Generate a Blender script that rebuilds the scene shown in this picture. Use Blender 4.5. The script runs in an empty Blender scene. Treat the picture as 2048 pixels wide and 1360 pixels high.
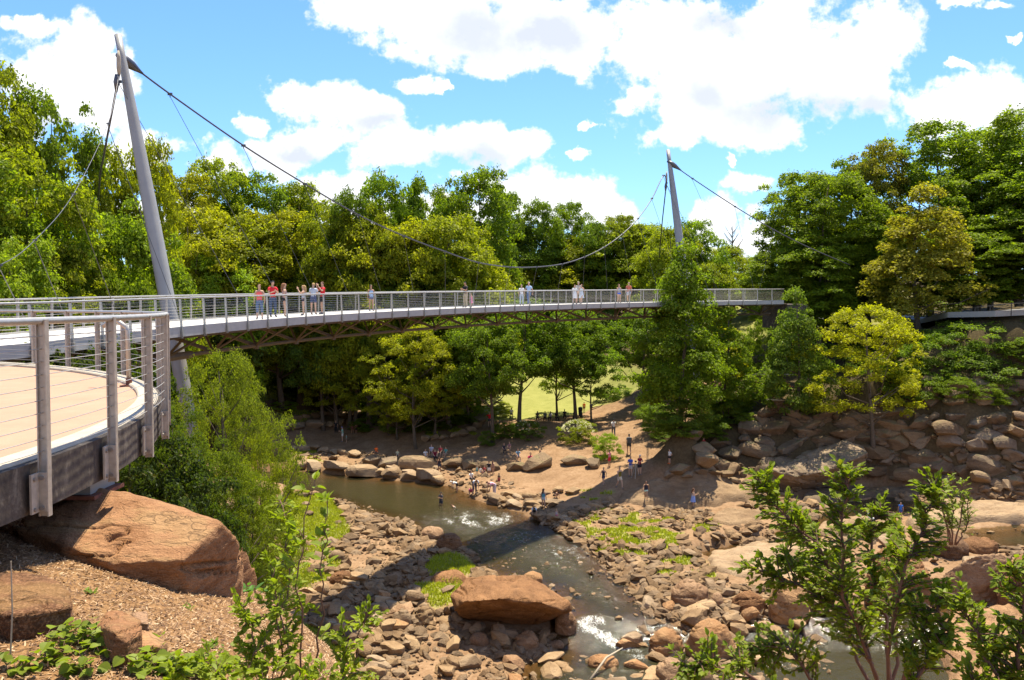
import bpy, bmesh, math, random
import numpy as np
from mathutils import Vector, Matrix, noise as mnoise

# ------------------------------------------------------------------ camera, world, sun
SC = bpy.context.scene
COL = SC.collection
PI = math.pi
F = 1773.0; EYE = np.array([0.0, 0.0, 18.0]); TH = math.atan(105.0 / F)
cam_d = bpy.data.cameras.new('camera'); cam = bpy.data.objects.new('camera', cam_d); COL.objects.link(cam)
cam.location = EYE; cam.rotation_euler = (PI / 2 - TH, 0, 0)
cam_d.sensor_width = 36.0; cam_d.lens = 36.0 * F / 2048.0; cam_d.clip_start = 0.05; cam_d.clip_end = 6000
SC.camera = cam
SC.view_settings.view_transform = 'Standard'; SC.view_settings.look = 'None'
SC.view_settings.exposure = 1.16; SC.view_settings.gamma = 1.0
SC.cycles.max_bounces = 6; SC.cycles.diffuse_bounces = 3; SC.cycles.transmission_bounces = 4
SC.cycles.transparent_max_bounces = 8; SC.cycles.caustics_reflective = False; SC.cycles.caustics_refractive = False

def raydir(px, py):
    r = (px - 1024.0) / F; u = (680.0 - py) / F
    return np.array([r, math.cos(TH) + u * math.sin(TH), -math.sin(TH) + u * math.cos(TH)])
def D(px, py, y):                       # point on the line of sight at distance y ahead
    d = raydir(px, py); return EYE + d * (y / d[1])
def P(px, py, z):                       # point on the line of sight at height z
    d = raydir(px, py); return EYE + d * ((z - 18.0) / d[2])

SUN_AZ, SUN_EL = math.radians(20), math.radians(72.5)    # azimuth measured from +Y to +X
sun_vec = Vector((math.sin(SUN_AZ) * math.cos(SUN_EL), math.cos(SUN_AZ) * math.cos(SUN_EL), math.sin(SUN_EL)))
sd = bpy.data.lights.new('sun', 'SUN'); sd.energy = 5.0; sd.angle = math.radians(0.53); sd.color = (1.0, 0.90, 0.70)
so = bpy.data.objects.new('sun', sd); COL.objects.link(so); so.location = (0, 0, 80)
so.rotation_euler = sun_vec.to_track_quat('Z', 'Y').to_euler()

class NT:
    def __init__(s, tree): s.t = tree; s.n = tree.nodes; s.l = tree.links
    def node(s, typ, **kw):
        nd = s.n.new(typ)
        for k, v in kw.items():
            if k.startswith('_'): setattr(nd, k[1:], v)
        return nd
    def link(s, a, b): s.l.new(a, b)
    def math(s, op, a, b=None, c=None, clamp=False):
        nd = s.n.new('ShaderNodeMath'); nd.operation = op; nd.use_clamp = clamp
        for i, v in enumerate((a, b, c)):
            if v is None: continue
            if isinstance(v, (int, float)): nd.inputs[i].default_value = v
            else: s.l.new(v, nd.inputs[i])
        return nd.outputs[0]
    def vmath(s, op, a, b=None):
        nd = s.n.new('ShaderNodeVectorMath'); nd.operation = op
        for i, v in enumerate((a, b)):
            if v is None: continue
            if isinstance(v, (tuple, list)): nd.inputs[i].default_value = v
            else: s.l.new(v, nd.inputs[i])
        return nd.outputs['Value'] if op in ('LENGTH', 'DOT_PRODUCT') else nd.outputs[0]
    def noise(s, vec, scale, detail=3, rough=0.55, dist=0.0, out='Fac'):
        nd = s.n.new('ShaderNodeTexNoise'); nd.inputs['Scale'].default_value = scale
        nd.inputs['Detail'].default_value = detail; nd.inputs['Roughness'].default_value = rough; nd.inputs['Distortion'].default_value = dist
        if vec is not None: s.l.new(vec, nd.inputs['Vector'])
        return nd.outputs[out]
    def ramp(s, fac, stops, interp='LINEAR'):
        nd = s.n.new('ShaderNodeValToRGB'); cr = nd.color_ramp; cr.interpolation = interp
        while len(cr.elements) < len(stops): cr.elements.new(0.5)
        for e, (p, c) in zip(cr.elements, stops):
            e.position = p; e.color = (c, c, c, 1) if isinstance(c, (int, float)) else (*c[:3], 1)
        s.l.new(fac, nd.inputs[0]); return nd.outputs[0]
    def mix(s, fac, a, b, mode='MIX'):
        nd = s.n.new('ShaderNodeMix'); nd.data_type = 'RGBA'; nd.blend_type = mode
        for inp, v in ((nd.inputs[0], fac), (nd.inputs[6], a), (nd.inputs[7], b)):
            if isinstance(v, (int, float)): inp.default_value = v
            elif isinstance(v, tuple): inp.default_value = (*v[:3], 1)
            else: s.l.new(v, inp)
        return nd.outputs[2]
    def smooth(s, v, lo, hi):
        nd = s.n.new('ShaderNodeMapRange'); nd.interpolation_type = 'SMOOTHSTEP'
        s.l.new(v, nd.inputs[0]); nd.inputs[1].default_value = lo; nd.inputs[2].default_value = hi
        return nd.outputs[0]

world = bpy.data.worlds.new('World'); SC.world = world; world.use_nodes = True
w = NT(world.node_tree); w.n.clear()
sky = w.n.new('ShaderNodeTexSky'); sky.sky_type = 'NISHITA'; sky.sun_disc = False
sky.sun_elevation = SUN_EL; sky.sun_rotation = SUN_AZ
sky.altitude = 300; sky.air_density = 1.0; sky.dust_density = 0.6; sky.ozone_density = 2.5
tc = w.n.new('ShaderNodeTexCoord'); gen = tc.outputs['Generated']
sep = w.n.new('ShaderNodeSeparateXYZ'); w.link(gen, sep.inputs[0])
dy = w.math('MAXIMUM', sep.outputs[1], 0.06)
u = w.math('DIVIDE', sep.outputs[0], dy); v = w.math('DIVIDE', sep.outputs[2], dy)
cb = w.n.new('ShaderNodeCombineXYZ'); w.link(u, cb.inputs[0]); w.link(v, cb.inputs[1]); uv = cb.outputs[0]
wob = w.noise(uv, 7.0, 6, 0.6, 0, 'Color')
wo2 = w.vmath('MULTIPLY', w.vmath('SUBTRACT', wob, (0.5, 0.5, 0.5)), (0.19, 0.10, 0))
uvw = w.vmath('ADD', uv, wo2)
def blobs(lst, vec):
    cur = None
    for (px, py, rx, ry) in lst:
        d = raydir(px, py); u0, v0 = d[0] / d[1], d[2] / d[1]
        a = w.vmath('SUBTRACT', vec, (u0, v0, 0))
        a = w.vmath('MULTIPLY', a, (F / rx, F / ry, 0))
        a = w.vmath('LENGTH', a)
        cur = a if cur is None else w.math('SMOOTH_MIN', cur, a, 0.35)
    return cur
CL = [(170,70,85,55),(110,150,135,95),(225,180,75,95),(30,210,70,70),(255,300,70,45),(45,50,60,18),
      (740,5,150,50),(880,50,160,85),(1070,50,180,85),(1000,115,120,35),(1130,105,80,40),
      (1340,80,170,110),(1530,120,200,120),(1400,190,190,75),(1690,140,130,100),(1780,70,80,60),(1910,235,150,65),(1480,250,170,45),
      (1350,250,90,45),(1990,200,90,70),(1320,285,65,35),(1235,200,45,22),(1560,30,110,60),
      (620,210,85,42),(700,240,100,48),(800,300,120,50),(950,295,125,50),(1050,300,70,45),(620,290,90,32),(560,320,70,42),
      (505,262,35,24),(815,170,48,22),(868,178,22,10),(430,330,75,38),(690,375,110,36),(1100,400,150,55),(1210,415,75,50),(990,370,100,30),
      (1490,362,85,24),(1430,445,60,60),(1520,480,60,50),(1178,258,20,14),(1172,315,24,12),(1455,320,13,10),(1910,142,30,12),(1940,15,60,12),(2035,75,18,8),
      (300,420,160,50),(820,430,260,40),(1340,520,200,50),(2000,320,120,45)]
core = blobs(CL, uvw)
fine = w.noise(uv, 22.0, 6, 0.62)
fine2 = w.noise(uv, 60.0, 3, 0.6)
edge = w.math('ADD', core, w.math('ADD', w.math('MULTIPLY', w.math('SUBTRACT', fine, 0.5), 1.3), w.math('MULTIPLY', w.math('SUBTRACT', fine2, 0.5), 0.9)))
m1 = w.math('SUBTRACT', 1.0, w.smooth(edge, 0.62, 1.06))
# the same broken cloud cover all round, away from the view ahead
g = w.noise(gen, 2.6, 6, 0.6)
away = w.smooth(w.math('SUBTRACT', w.math('MAXIMUM', w.math('ABSOLUTE', u), v), 0.0), 0.62, 0.9)
m2 = w.math('MULTIPLY', w.smooth(g, 0.52, 0.6), away)
mask = w.math('MULTIPLY', w.math('MAXIMUM', m1, m2), 0.97)
GL = [(950,70,110,50),(1080,70,90,50),(1540,215,130,45),(1400,190,70,40),(730,262,60,18),(950,330,100,22),(70,235,90,50),(600,310,60,18),(1700,215,60,30),(1450,40,80,30)]
gb = blobs(GL, uvw)
gsh = w.math('SUBTRACT', 1.0, w.smooth(w.math('ADD', gb, w.math('MULTIPLY', w.math('SUBTRACT', fine, 0.5), 1.6)), 0.1, 1.75))
wisp = w.smooth(w.noise(uvw, 5.0, 4, 0.6), 0.5, 0.75)
gsh = w.math('ADD', w.math('MULTIPLY', gsh, 0.95), w.math('MULTIPLY', wisp, 0.38), None, True)
ccol = w.mix(gsh, (4.9, 4.9, 4.95), (3.0, 3.2, 3.6))
skc = w.mix(1.0, sky.outputs[0], (0.44, 0.63, 0.90), 'MULTIPLY')
fin = w.mix(mask, skc, ccol)
bg = w.n.new('ShaderNodeBackground'); bg.inputs[1].default_value = 0.125
w.link(fin, bg.inputs[0]); ow = w.n.new('ShaderNodeOutputWorld'); w.link(bg.outputs[0], ow.inputs[0])
world.cycles.sampling_method = 'MANUAL'; world.cycles.sample_map_resolution = 512

# ------------------------------------------------------------------ helpers
RNG = np.random.default_rng(7); random.seed(7)
def hash2(ix, iy, s=0):
    h = (ix.astype(np.int64) * 374761393 + iy.astype(np.int64) * 668265263 + s * 1442695041) & 0x7fffffff
    h = ((h ^ (h >> 13)) * 1274126177) & 0x7fffffff
    return ((h ^ (h >> 16)) & 0xffff) / 65535.0
def vnoise(x, y, s=0):
    x = np.asarray(x, float); y = np.asarray(y, float)
    ix = np.floor(x); iy = np.floor(y); fx = x - ix; fy = y - iy
    fx = fx * fx * (3 - 2 * fx); fy = fy * fy * (3 - 2 * fy); ix = ix.astype(int); iy = iy.astype(int)
    a = hash2(ix, iy, s); b = hash2(ix + 1, iy, s); c = hash2(ix, iy + 1, s); d = hash2(ix + 1, iy + 1, s)
    return (a * (1 - fx) + b * fx) * (1 - fy) + (c * (1 - fx) + d * fx) * fy
def fbm(x, y, s=0, o=4):
    t = 0; a = 0.5
    for i in range(o): t = t + a * (vnoise(x * 2 ** i, y * 2 ** i, s + i) - 0.5); a *= 0.5
    return t * 2
def sst(x, a, b):
    t = np.clip((np.asarray(x, float) - a) / (b - a), 0, 1); return t * t * (3 - 2 * t)

def tag(o, label=None, cat=None, group=None, kind=None):
    if label: o['label'] = label
    if cat: o['category'] = cat
    if group: o['group'] = group
    if kind: o['kind'] = kind
    return o
def empty(name, loc=(0, 0, 0), rz=0.0):
    o = bpy.data.objects.new(name, None); o.empty_display_size = 0.3; COL.objects.link(o)
    o.location = loc; o.rotation_euler = (0, 0, rz); return o
def mesh_np(name, V, Fc, mat=None, smooth=False):
    """V (n,3); Fc (m,k) array or list of arrays"""
    me = bpy.data.meshes.new(name)
    V = np.asarray(V, np.float32)
    if isinstance(Fc, np.ndarray):
        m, k = Fc.shape; loops = Fc.ravel(); starts = np.arange(m) * k; tot = np.full(m, k)
    else:
        loops = np.concatenate([np.asarray(f).ravel() for f in Fc]); tot = np.concatenate([np.full(len(f), np.asarray(f).shape[1]) for f in Fc])
        starts = np.concatenate([[0], np.cumsum(tot)[:-1]])
    me.vertices.add(len(V)); me.vertices.foreach_set('co', V.ravel())
    me.loops.add(len(loops)); me.loops.foreach_set('vertex_index', loops.astype(np.int32))
    me.polygons.add(len(tot)); me.polygons.foreach_set('loop_start', starts.astype(np.int32))
    me.polygons.foreach_set('loop_total', tot.astype(np.int32))
    me.update(calc_edges=True)
    me.polygons.foreach_set('use_smooth', np.full(len(tot), smooth)); me.update()
    if mat: me.materials.append(mat)
    return me
def link(name, me, parent=None, loc=None):
    o = bpy.data.objects.new(name, me); COL.objects.link(o)
    if parent: o.parent = parent
    if loc is not None: o.location = loc
    return o
class MB:
    def __init__(s): s.v = []; s.q = []; s.t = []; s.n = 0
    def add(s, V, quads=None, tris=None):
        V = np.asarray(V, float)
        if quads is not None and len(quads): s.q.append(np.asarray(quads) + s.n)
        if tris is not None and len(tris): s.t.append(np.asarray(tris) + s.n)
        s.v.append(V); s.n += len(V)
    def box(s, c, size, ax=None):           # ax: 3x3 rows = local axes
        sx, sy, sz = [k / 2 for k in size]
        V = np.array([[x, y, z] for x in (-sx, sx) for y in (-sy, sy) for z in (-sz, sz)])
        if ax is not None: V = V @ np.asarray(ax)
        s.add(V + np.asarray(c), [[0,1,3,2],[4,6,7,5],[0,4,5,1],[2,3,7,6],[0,2,6,4],[1,5,7,3]])
    def tube(s, pts, rad, n=8, cap=True):
        pts = np.asarray(pts, float); m = len(pts)
        rad = np.full(m, rad) if np.isscalar(rad) else np.asarray(rad, float)
        T = np.gradient(pts, axis=0); T /= np.linalg.norm(T, axis=1)[:, None] + 1e-12
        ref = np.array([0, 0, 1.0]) if abs(T[0, 2]) < 0.9 else np.array([1.0, 0, 0])
        ang = np.arange(n) / n * 2 * PI; V = []
        for i in range(m):
            a = np.cross(T[i], ref); a /= np.linalg.norm(a) + 1e-12; b = np.cross(a, T[i]); ref = b
            V.append(pts[i] + rad[i] * (np.cos(ang)[:, None] * a + np.sin(ang)[:, None] * b))
        V = np.concatenate(V); Q = []
        i0 = np.arange(n); i1 = (i0 + 1) % n
        for i in range(m - 1): Q.append(np.stack([i * n + i0, i * n + i1, (i + 1) * n + i1, (i + 1) * n + i0], 1))
        Q = np.concatenate(Q); tr = []
        if cap:
            V = np.concatenate([V, pts[:1], pts[-1:]])
            tr = np.concatenate([np.stack([i1, i0, np.full(n, m * n)], 1), np.stack([(m - 1) * n + i0, (m - 1) * n + i1, np.full(n, m * n + 1)], 1)])
        s.add(V, Q, tr if cap else None)
    def strip(s, A, B):                      # quad strip between two polylines
        A = np.asarray(A, float); B = np.asarray(B, float); n = len(A); i = np.arange(n - 1)
        s.add(np.concatenate([A, B]), np.stack([i, i + 1, n + i + 1, n + i], 1))
    def mesh(s, name, mat=None, smooth=False):
        V = np.concatenate(s.v); fs = []
        if s.q: fs.append(np.concatenate(s.q))
        if s.t: fs.append(np.concatenate(s.t))
        return mesh_np(name, V, fs, mat, smooth)
    def obj(s, name, mat, parent=None, smooth=False, loc=None):
        return link(name, s.mesh(name, mat, smooth), parent, loc)

# ------------------------------------------------------------------ materials
def new_mat(name):
    m = bpy.data.materials.new(name); m.use_nodes = True
    t = NT(m.node_tree); t.n.clear(); out = t.n.new('ShaderNodeOutputMaterial')
    return m, t, out
def plain(name, col, rough=0.6, metal=0.0, nscale=6.0, amt=0.12, bump=0.0, spec=0.5):
    m, t, out = new_mat(name); b = t.n.new('ShaderNodeBsdfPrincipled')
    g = t.n.new('ShaderNodeNewGeometry').outputs['Position']
    n = t.noise(g, nscale, 5, 0.65)
    c = t.ramp(n, [(0.3, tuple(k * (1 - amt) for k in col)), (0.7, tuple(min(1, k * (1 + amt)) for k in col))])
    t.link(c, b.inputs['Base Color']); b.inputs['Roughness'].default_value = rough; b.inputs['Metallic'].default_value = metal
    b.inputs['Specular IOR Level'].default_value = spec
    if bump:
        bp = t.n.new('ShaderNodeBump'); bp.inputs['Strength'].default_value = bump; bp.inputs['Distance'].default_value = 0.02
        t.link(t.noise(g, nscale * 4, 4), bp.inputs['Height']); t.link(bp.outputs[0], b.inputs['Normal'])
    t.link(b.outputs[0], out.inputs[0]); return m

def leaf_mat(name, col, var=0.35, trans=0.42, gloss=0.25, warm=(1.25, 1.35, 0.35), use_obj=True, nscale=0.9, rough=0.45):
    m, t, out = new_mat(name)
    oi = t.n.new('ShaderNodeObjectInfo'); g = t.n.new('ShaderNodeNewGeometry')
    base = t.mix(1.0, oi.outputs['Color'], col, 'MULTIPLY') if use_obj else col
    n = t.noise(g.outputs['Position'], nscale, 2, 0.5)
    rnd = g.outputs['Random Per Island']
    k = t.math('ADD', t.math('MULTIPLY', n, 0.5), t.math('MULTIPLY', rnd, 0.5))
    vcol = t.ramp(k, [(0.2, (1 - var, 1 - var, 1 - var * 0.6)), (0.5, (1, 1, 1)), (0.85, (1 + var * 1.3, 1 + var, 1 - var * 0.3))])
    c = t.mix(1.0, base, vcol, 'MULTIPLY')
    c = t.mix(1.0, c, (1.28, 1.2, 1.0), 'MULTIPLY')
    # a few leaves have turned
    turn = t.math('GREATER_THAN', rnd, 0.965)
    c = t.mix(t.math('MULTIPLY', turn, 0.45), c, (0.16, 0.12, 0.02))
    p = t.n.new('ShaderNodeBsdfPrincipled'); t.link(c, p.inputs['Base Color']); p.inputs['Roughness'].default_value = rough
    p.inputs['Specular IOR Level'].default_value = gloss
    tr = t.n.new('ShaderNodeBsdfTranslucent'); t.link(t.mix(1.0, c, warm, 'MULTIPLY'), tr.inputs[0])
    mx = t.n.new('ShaderNodeMixShader'); mx.inputs[0].default_value = trans
    t.link(p.outputs[0], mx.inputs[1]); t.link(tr.outputs[0], mx.inputs[2]); t.link(mx.outputs[0], out.inputs[0]); return m

def rock_mat(name, c1, c2, c3, scale=1.0, bump=0.6, moss=0.0, strata=(1, 1, 2.4), greyk=0.28):
    m, t, out = new_mat(name); b = t.n.new('ShaderNodeBsdfPrincipled')
    tcd = t.n.new('ShaderNodeTexCoord'); g = t.n.new('ShaderNodeNewGeometry'); oi = t.n.new('ShaderNodeObjectInfo')
    pos = g.outputs['Position']; st = t.vmath('MULTIPLY', pos, strata)
    n1 = t.noise(st, 0.9 * scale, 6, 0.62, 0.4); n2 = t.noise(st, 5 * scale, 5, 0.65, 0.6); n3 = t.noise(pos, 30 * scale, 3)
    r = t.math('ADD', t.math('MULTIPLY', oi.outputs['Random'], 0.45), t.math('MULTIPLY', g.outputs['Random Per Island'], 0.45))
    k = t.math('ADD', t.math('MULTIPLY', n1, 0.65), t.math('MULTIPLY', r, 0.55))
    c = t.ramp(k, [(0.30, c1), (0.52, c2), (0.78, c3)])
    grey = t.smooth(t.math('FRACT', t.math('MULTIPLY', t.math('ADD', oi.outputs['Random'], g.outputs['Random Per Island']), 7.3)), 0.55, 0.62)
    lum = t.n.new('ShaderNodeRGBToBW'); t.link(c, lum.inputs[0]); cg = t.n.new('ShaderNodeCombineColor')
    for i_, k_ in enumerate((1.12, 1.0, 0.84)): t.link(t.math('MULTIPLY', lum.outputs[0], k_), cg.inputs[i_])
    c = t.mix(t.math('MULTIPLY', grey, greyk), c, cg.outputs[0])
    n0 = t.noise(st, 0.35 * scale, 4, 0.6, 0.8)
    c = t.mix(t.math('MULTIPLY', t.smooth(n0, 0.5, 0.66), 0.5), c, tuple(x * y for x, y in zip(c2, (0.48, 0.40, 0.36))))
    c = t.mix(t.math('MULTIPLY', t.smooth(n2, 0.42, 0.30), 0.55), c, tuple(x * 0.42 for x in c1))
    c = t.mix(t.math('MULTIPLY', t.smooth(n3, 0.45, 0.7), 0.35), c, tuple(min(1, x * 1.35) for x in c3))
    if moss:
        sp = t.n.new('ShaderNodeSeparateXYZ'); t.link(g.outputs['Normal'], sp.inputs[0])
        mm = t.math('MULTIPLY', t.smooth(sp.outputs[2], 0.2, 0.9), t.smooth(n1, 0.5, 0.62))
        c = t.mix(t.math('MULTIPLY', mm, moss), c, (0.10, 0.13, 0.03))
    vr = t.n.new('ShaderNodeTexVoronoi'); vr.feature = 'DISTANCE_TO_EDGE'; vr.inputs['Scale'].default_value = 0.8 * scale
    t.link(t.vmath('ADD', st, t.vmath('MULTIPLY', t.noise(pos, 1.5 * scale, 3, 0.5, 0, 'Color'), (1.2, 1.2, 1.2))), vr.inputs['Vector'])
    cr = t.smooth(vr.outputs[0], 0.0, 0.035)
    c = t.mix(t.math('MULTIPLY', t.math('SUBTRACT', 1, cr), t.math('MULTIPLY', t.smooth(n1, 0.5, 0.62), 0.4)), c, tuple(x * 0.3 for x in c1))
    t.link(c, b.inputs['Base Color']); b.inputs['Roughness'].default_value = 0.85; b.inputs['Specular IOR Level'].default_value = 0.25
    bp = t.n.new('ShaderNodeBump'); bp.inputs['Strength'].default_value = bump; bp.inputs['Distance'].default_value = 0.12 / scale
    hgt = t.math('ADD', t.math('MULTIPLY', n2, 0.8), t.math('ADD', t.math('MULTIPLY', n3, 0.18), t.math('MULTIPLY', cr, 0.12)))
    t.link(hgt, bp.inputs['Height']); t.link(bp.outputs[0], b.inputs['Normal']); t.link(b.outputs[0], out.inputs[0]); return m

M = {}
M['rock'] = rock_mat('river_stone', (0.075, 0.043, 0.019), (0.195, 0.12, 0.058), (0.34, 0.23, 0.125), 1.3)
M['rock_wall'] = rock_mat('grey_brown_boulder', (0.055, 0.036, 0.02), (0.135, 0.088, 0.048), (0.255, 0.175, 0.10), 1.0, 0.9, 0.3)
M['rock_red'] = rock_mat('rust_gneiss', (0.085, 0.036, 0.012), (0.22, 0.105, 0.042), (0.37, 0.215, 0.10), 0.9, 0.9, 0.0, (1.6, 0.8, 2.5))
M['rock_near'] = rock_mat('rust_gneiss_close', (0.06, 0.027, 0.011), (0.20, 0.09, 0.036), (0.34, 0.185, 0.09), 2.0, 0.9, 0.15, (0.8, 1.4, 2.8))
M['slab'] = rock_mat('pale_bedrock', (0.13, 0.078, 0.038), (0.25, 0.165, 0.09), (0.34, 0.24, 0.145), 1.1, 1.0, 0.0, (0.7, 1.3, 2.5), 0.0)
M['metal'] = plain('galvanised_rail', (0.42, 0.40, 0.36), 0.42, 0.55, 9, 0.14)
M['metal_dull'] = plain('weathered_galvanised_post', (0.42, 0.36, 0.29), 0.55, 0.3, 12, 0.2)
M['mast'] = plain('pale_grey_painted_steel', (0.27, 0.27, 0.26), 0.45, 0.0, 1.5, 0.08)
M['cable'] = plain('dark_steel_cable', (0.10, 0.10, 0.11), 0.45, 0.6)
M['steel_tan'] = plain('tan_painted_steel', (0.10, 0.068, 0.036), 0.6, 0.0, 4, 0.25)
M['deck'] = plain('pale_deck_concrete', (0.45, 0.435, 0.41), 0.8, 0, 2.0, 0.1, 0.1)
M['fascia'] = plain('light_grey_fascia', (0.40, 0.385, 0.355), 0.6, 0, 3.0, 0.1)
M['bolt'] = plain('steel_bolt', (0.28, 0.25, 0.22), 0.4, 0.6)
M['bark'] = plain('grey_brown_bark', (0.11, 0.085, 0.06), 0.9, 0, 8, 0.35, 0.5)
M['bark_red'] = plain('reddish_stem', (0.13, 0.06, 0.035), 0.7, 0, 12, 0.3)
M['black'] = plain('black_paint', (0.02, 0.02, 0.022), 0.4)
M['white'] = plain('white_plumage', (0.8, 0.79, 0.75), 0.8)
M['wood'] = plain('driftwood', (0.34, 0.28, 0.2), 0.8)
M['asphalt'] = plain('grey_path', (0.30, 0.29, 0.27), 0.9)
M['rust'] = plain('rusted_steel', (0.16, 0.055, 0.03), 0.8, 0, 12, 0.4)
def terrace_mat():
    m, t, out = new_mat('pink_buff_terrace'); b = t.n.new('ShaderNodeBsdfPrincipled')
    g = t.n.new('ShaderNodeNewGeometry').outputs['Position']
    n = t.noise(g, 1.6, 6, 0.7); s = t.noise(g, 140, 2, 0.7)
    c = t.ramp(n, [(0.25, (0.30, 0.18, 0.115)), (0.6, (0.35, 0.215, 0.14)), (0.85, (0.39, 0.25, 0.17))])
    c = t.mix(t.math('MULTIPLY', t.smooth(s, 0.5, 0.7), 0.28), c, (0.25, 0.16, 0.11))
    t.link(c, b.inputs['Base Color']); b.inputs['Roughness'].default_value = 0.9
    bp = t.n.new('ShaderNodeBump'); bp.inputs['Strength'].default_value = 0.25; bp.inputs['Distance'].default_value = 0.005
    t.link(s, bp.inputs['Height']); t.link(bp.outputs[0], b.inputs['Normal']); t.link(b.outputs[0], out.inputs[0]); return m
M['terrace'] = terrace_mat()
def stained():
    m, t, out = new_mat('stained_concrete_edge'); b = t.n.new('ShaderNodeBsdfPrincipled')
    g = t.n.new('ShaderNodeNewGeometry').outputs['Position']
    n = t.noise(t.vmath('MULTIPLY', g, (1.5, 1.5, 0.9)), 2.0, 7, 0.72, 1.2); n2 = t.noise(g, 18, 4, 0.7)
    c = t.ramp(t.math('ADD', t.math('MULTIPLY', n, 0.75), t.math('MULTIPLY', n2, 0.3)), [(0.42, (0.035, 0.026, 0.02)), (0.56, (0.085, 0.066, 0.048)), (0.68, (0.19, 0.16, 0.12)), (0.82, (0.32, 0.28, 0.22))])
    t.link(c, b.inputs['Base Color']); b.inputs['Roughness'].default_value = 0.9
    bp = t.n.new('ShaderNodeBump'); bp.inputs['Strength'].default_value = 0.4; bp.inputs['Distance'].default_value = 0.01
    t.link(n2, bp.inputs['Height']); t.link(bp.outputs[0], b.inputs['Normal']); t.link(b.outputs[0], out.inputs[0]); return m
M['stain'] = stained()
M['curb'] = plain('pale_curb_concrete', (0.38, 0.33, 0.25), 0.8, 0, 5, 0.15, 0.2)
LM = {}
LM['tree'] = leaf_mat('tree_leaves', (1.0, 1.0, 1.0), 0.42, 0.56, 0.12)
LM['near'] = leaf_mat('shrub_leaves', (1.0, 1.0, 1.0), 0.3, 0.45, 0.16, nscale=5, rough=0.5)
LM['grass'] = leaf_mat('grass_blades', (1.0, 1.0, 1.0), 0.3, 0.4, 0.2, nscale=1.2)
LM['flower_white'] = leaf_mat('white_blossom', (0.62, 0.66, 0.52), 0.15, 0.25, 0.1, warm=(1, 1, 0.9), use_obj=False)
LM['flower_red'] = leaf_mat('red_blossom', (0.55, 0.08, 0.07), 0.3, 0.25, 0.1, warm=(1.1, 0.8, 0.8), use_obj=False)

# ------------------------------------------------------------------ terrain
def zw(X, Y):                                        # level of the water, falling towards the camera
    X = np.asarray(X, float); Y = np.asarray(Y, float)
    z = -1.45 + 0.25 * sst(Y, 36, 45.5) + 0.85 * sst(Y, 45.5, 49.5) + 0.35 * sst(Y, 49.5, 57) + 0.4 * sst(Y, 57, 68)
    return z + sst(X, 14, 24) * (0.25 + 0.35 * sst(Y, 62, 72))
def pxw(pts):                                        # photo outline -> plan outline on the water level
    out = []
    for (a, b) in pts:
        z = 0.0
        for _ in range(12): p = P(a, b, z); z = float(zw(p[0], p[1]))
        out.append((p[0], p[1]))
    return np.array(out)
def sdist(X, Y, poly, closed=True):                  # signed distance, negative inside
    sh = np.shape(X); X = np.ravel(X); Y = np.ravel(Y); d = np.full(X.shape, 1e9); ins = np.zeros(X.shape, bool); n = len(poly)
    for i in range(n if closed else n - 1):
        a = poly[i]; b = poly[(i + 1) % n]; e = b - a
        t = np.clip(((X - a[0]) * e[0] + (Y - a[1]) * e[1]) / (e @ e + 1e-9), 0, 1)
        d = np.minimum(d, np.hypot(X - a[0] - t * e[0], Y - a[1] - t * e[1]))
        if closed:
            c = ((a[1] > Y) != (b[1] > Y)) & (X < (b[0] - a[0]) * (Y - a[1]) / (b[1] - a[1] + 1e-12) + a[0]); ins ^= c
    if closed: d = np.where(ins, -d, d)
    return d.reshape(sh)
CH = [pxw([(380,905),(565,915),(600,932),(650,947),(740,955),(800,962),(870,968),(905,975),(945,1003),(1000,1012),(1040,1030),(1085,1050),(1120,1066),
           (1165,1090),(1200,1120),(1240,1155),(1275,1185),(1300,1225),(1360,1268),(1440,1262),(1540,1235),(1600,1240),(1700,1215),(1860,1215),(2100,1215),
           (2300,1420),(1800,1480),(1400,1520),(1060,1520),(1010,1400),(1040,1335),(1110,1305),(1120,1270),(1145,1230),(1120,1190),(1060,1172),(990,1150),(950,1125),
           (955,1110),(900,1100),(850,1075),(800,1045),(740,1028),(680,1008),(600,990),(540,985),(380,965)]),
      pxw([(1400,1108),(1470,1085),(1560,1060),(1650,1020),(1700,1003),(1790,1000),(1850,1008),(1780,1030),(1660,1062),(1600,1085),(1500,1100),(1430,1125)]),
      pxw([(745,1220),(760,1190),(790,1172),(800,1178),(775,1210),(785,1240),(760,1245)]),
      pxw([(1930,1070),(2100,1050),(2300,1060),(2300,1110),(2050,1098),(1960,1098)])]
ctl = []
def C(px, py, z): p = P(px, py, z); ctl.append((p[0], p[1], z))
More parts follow.
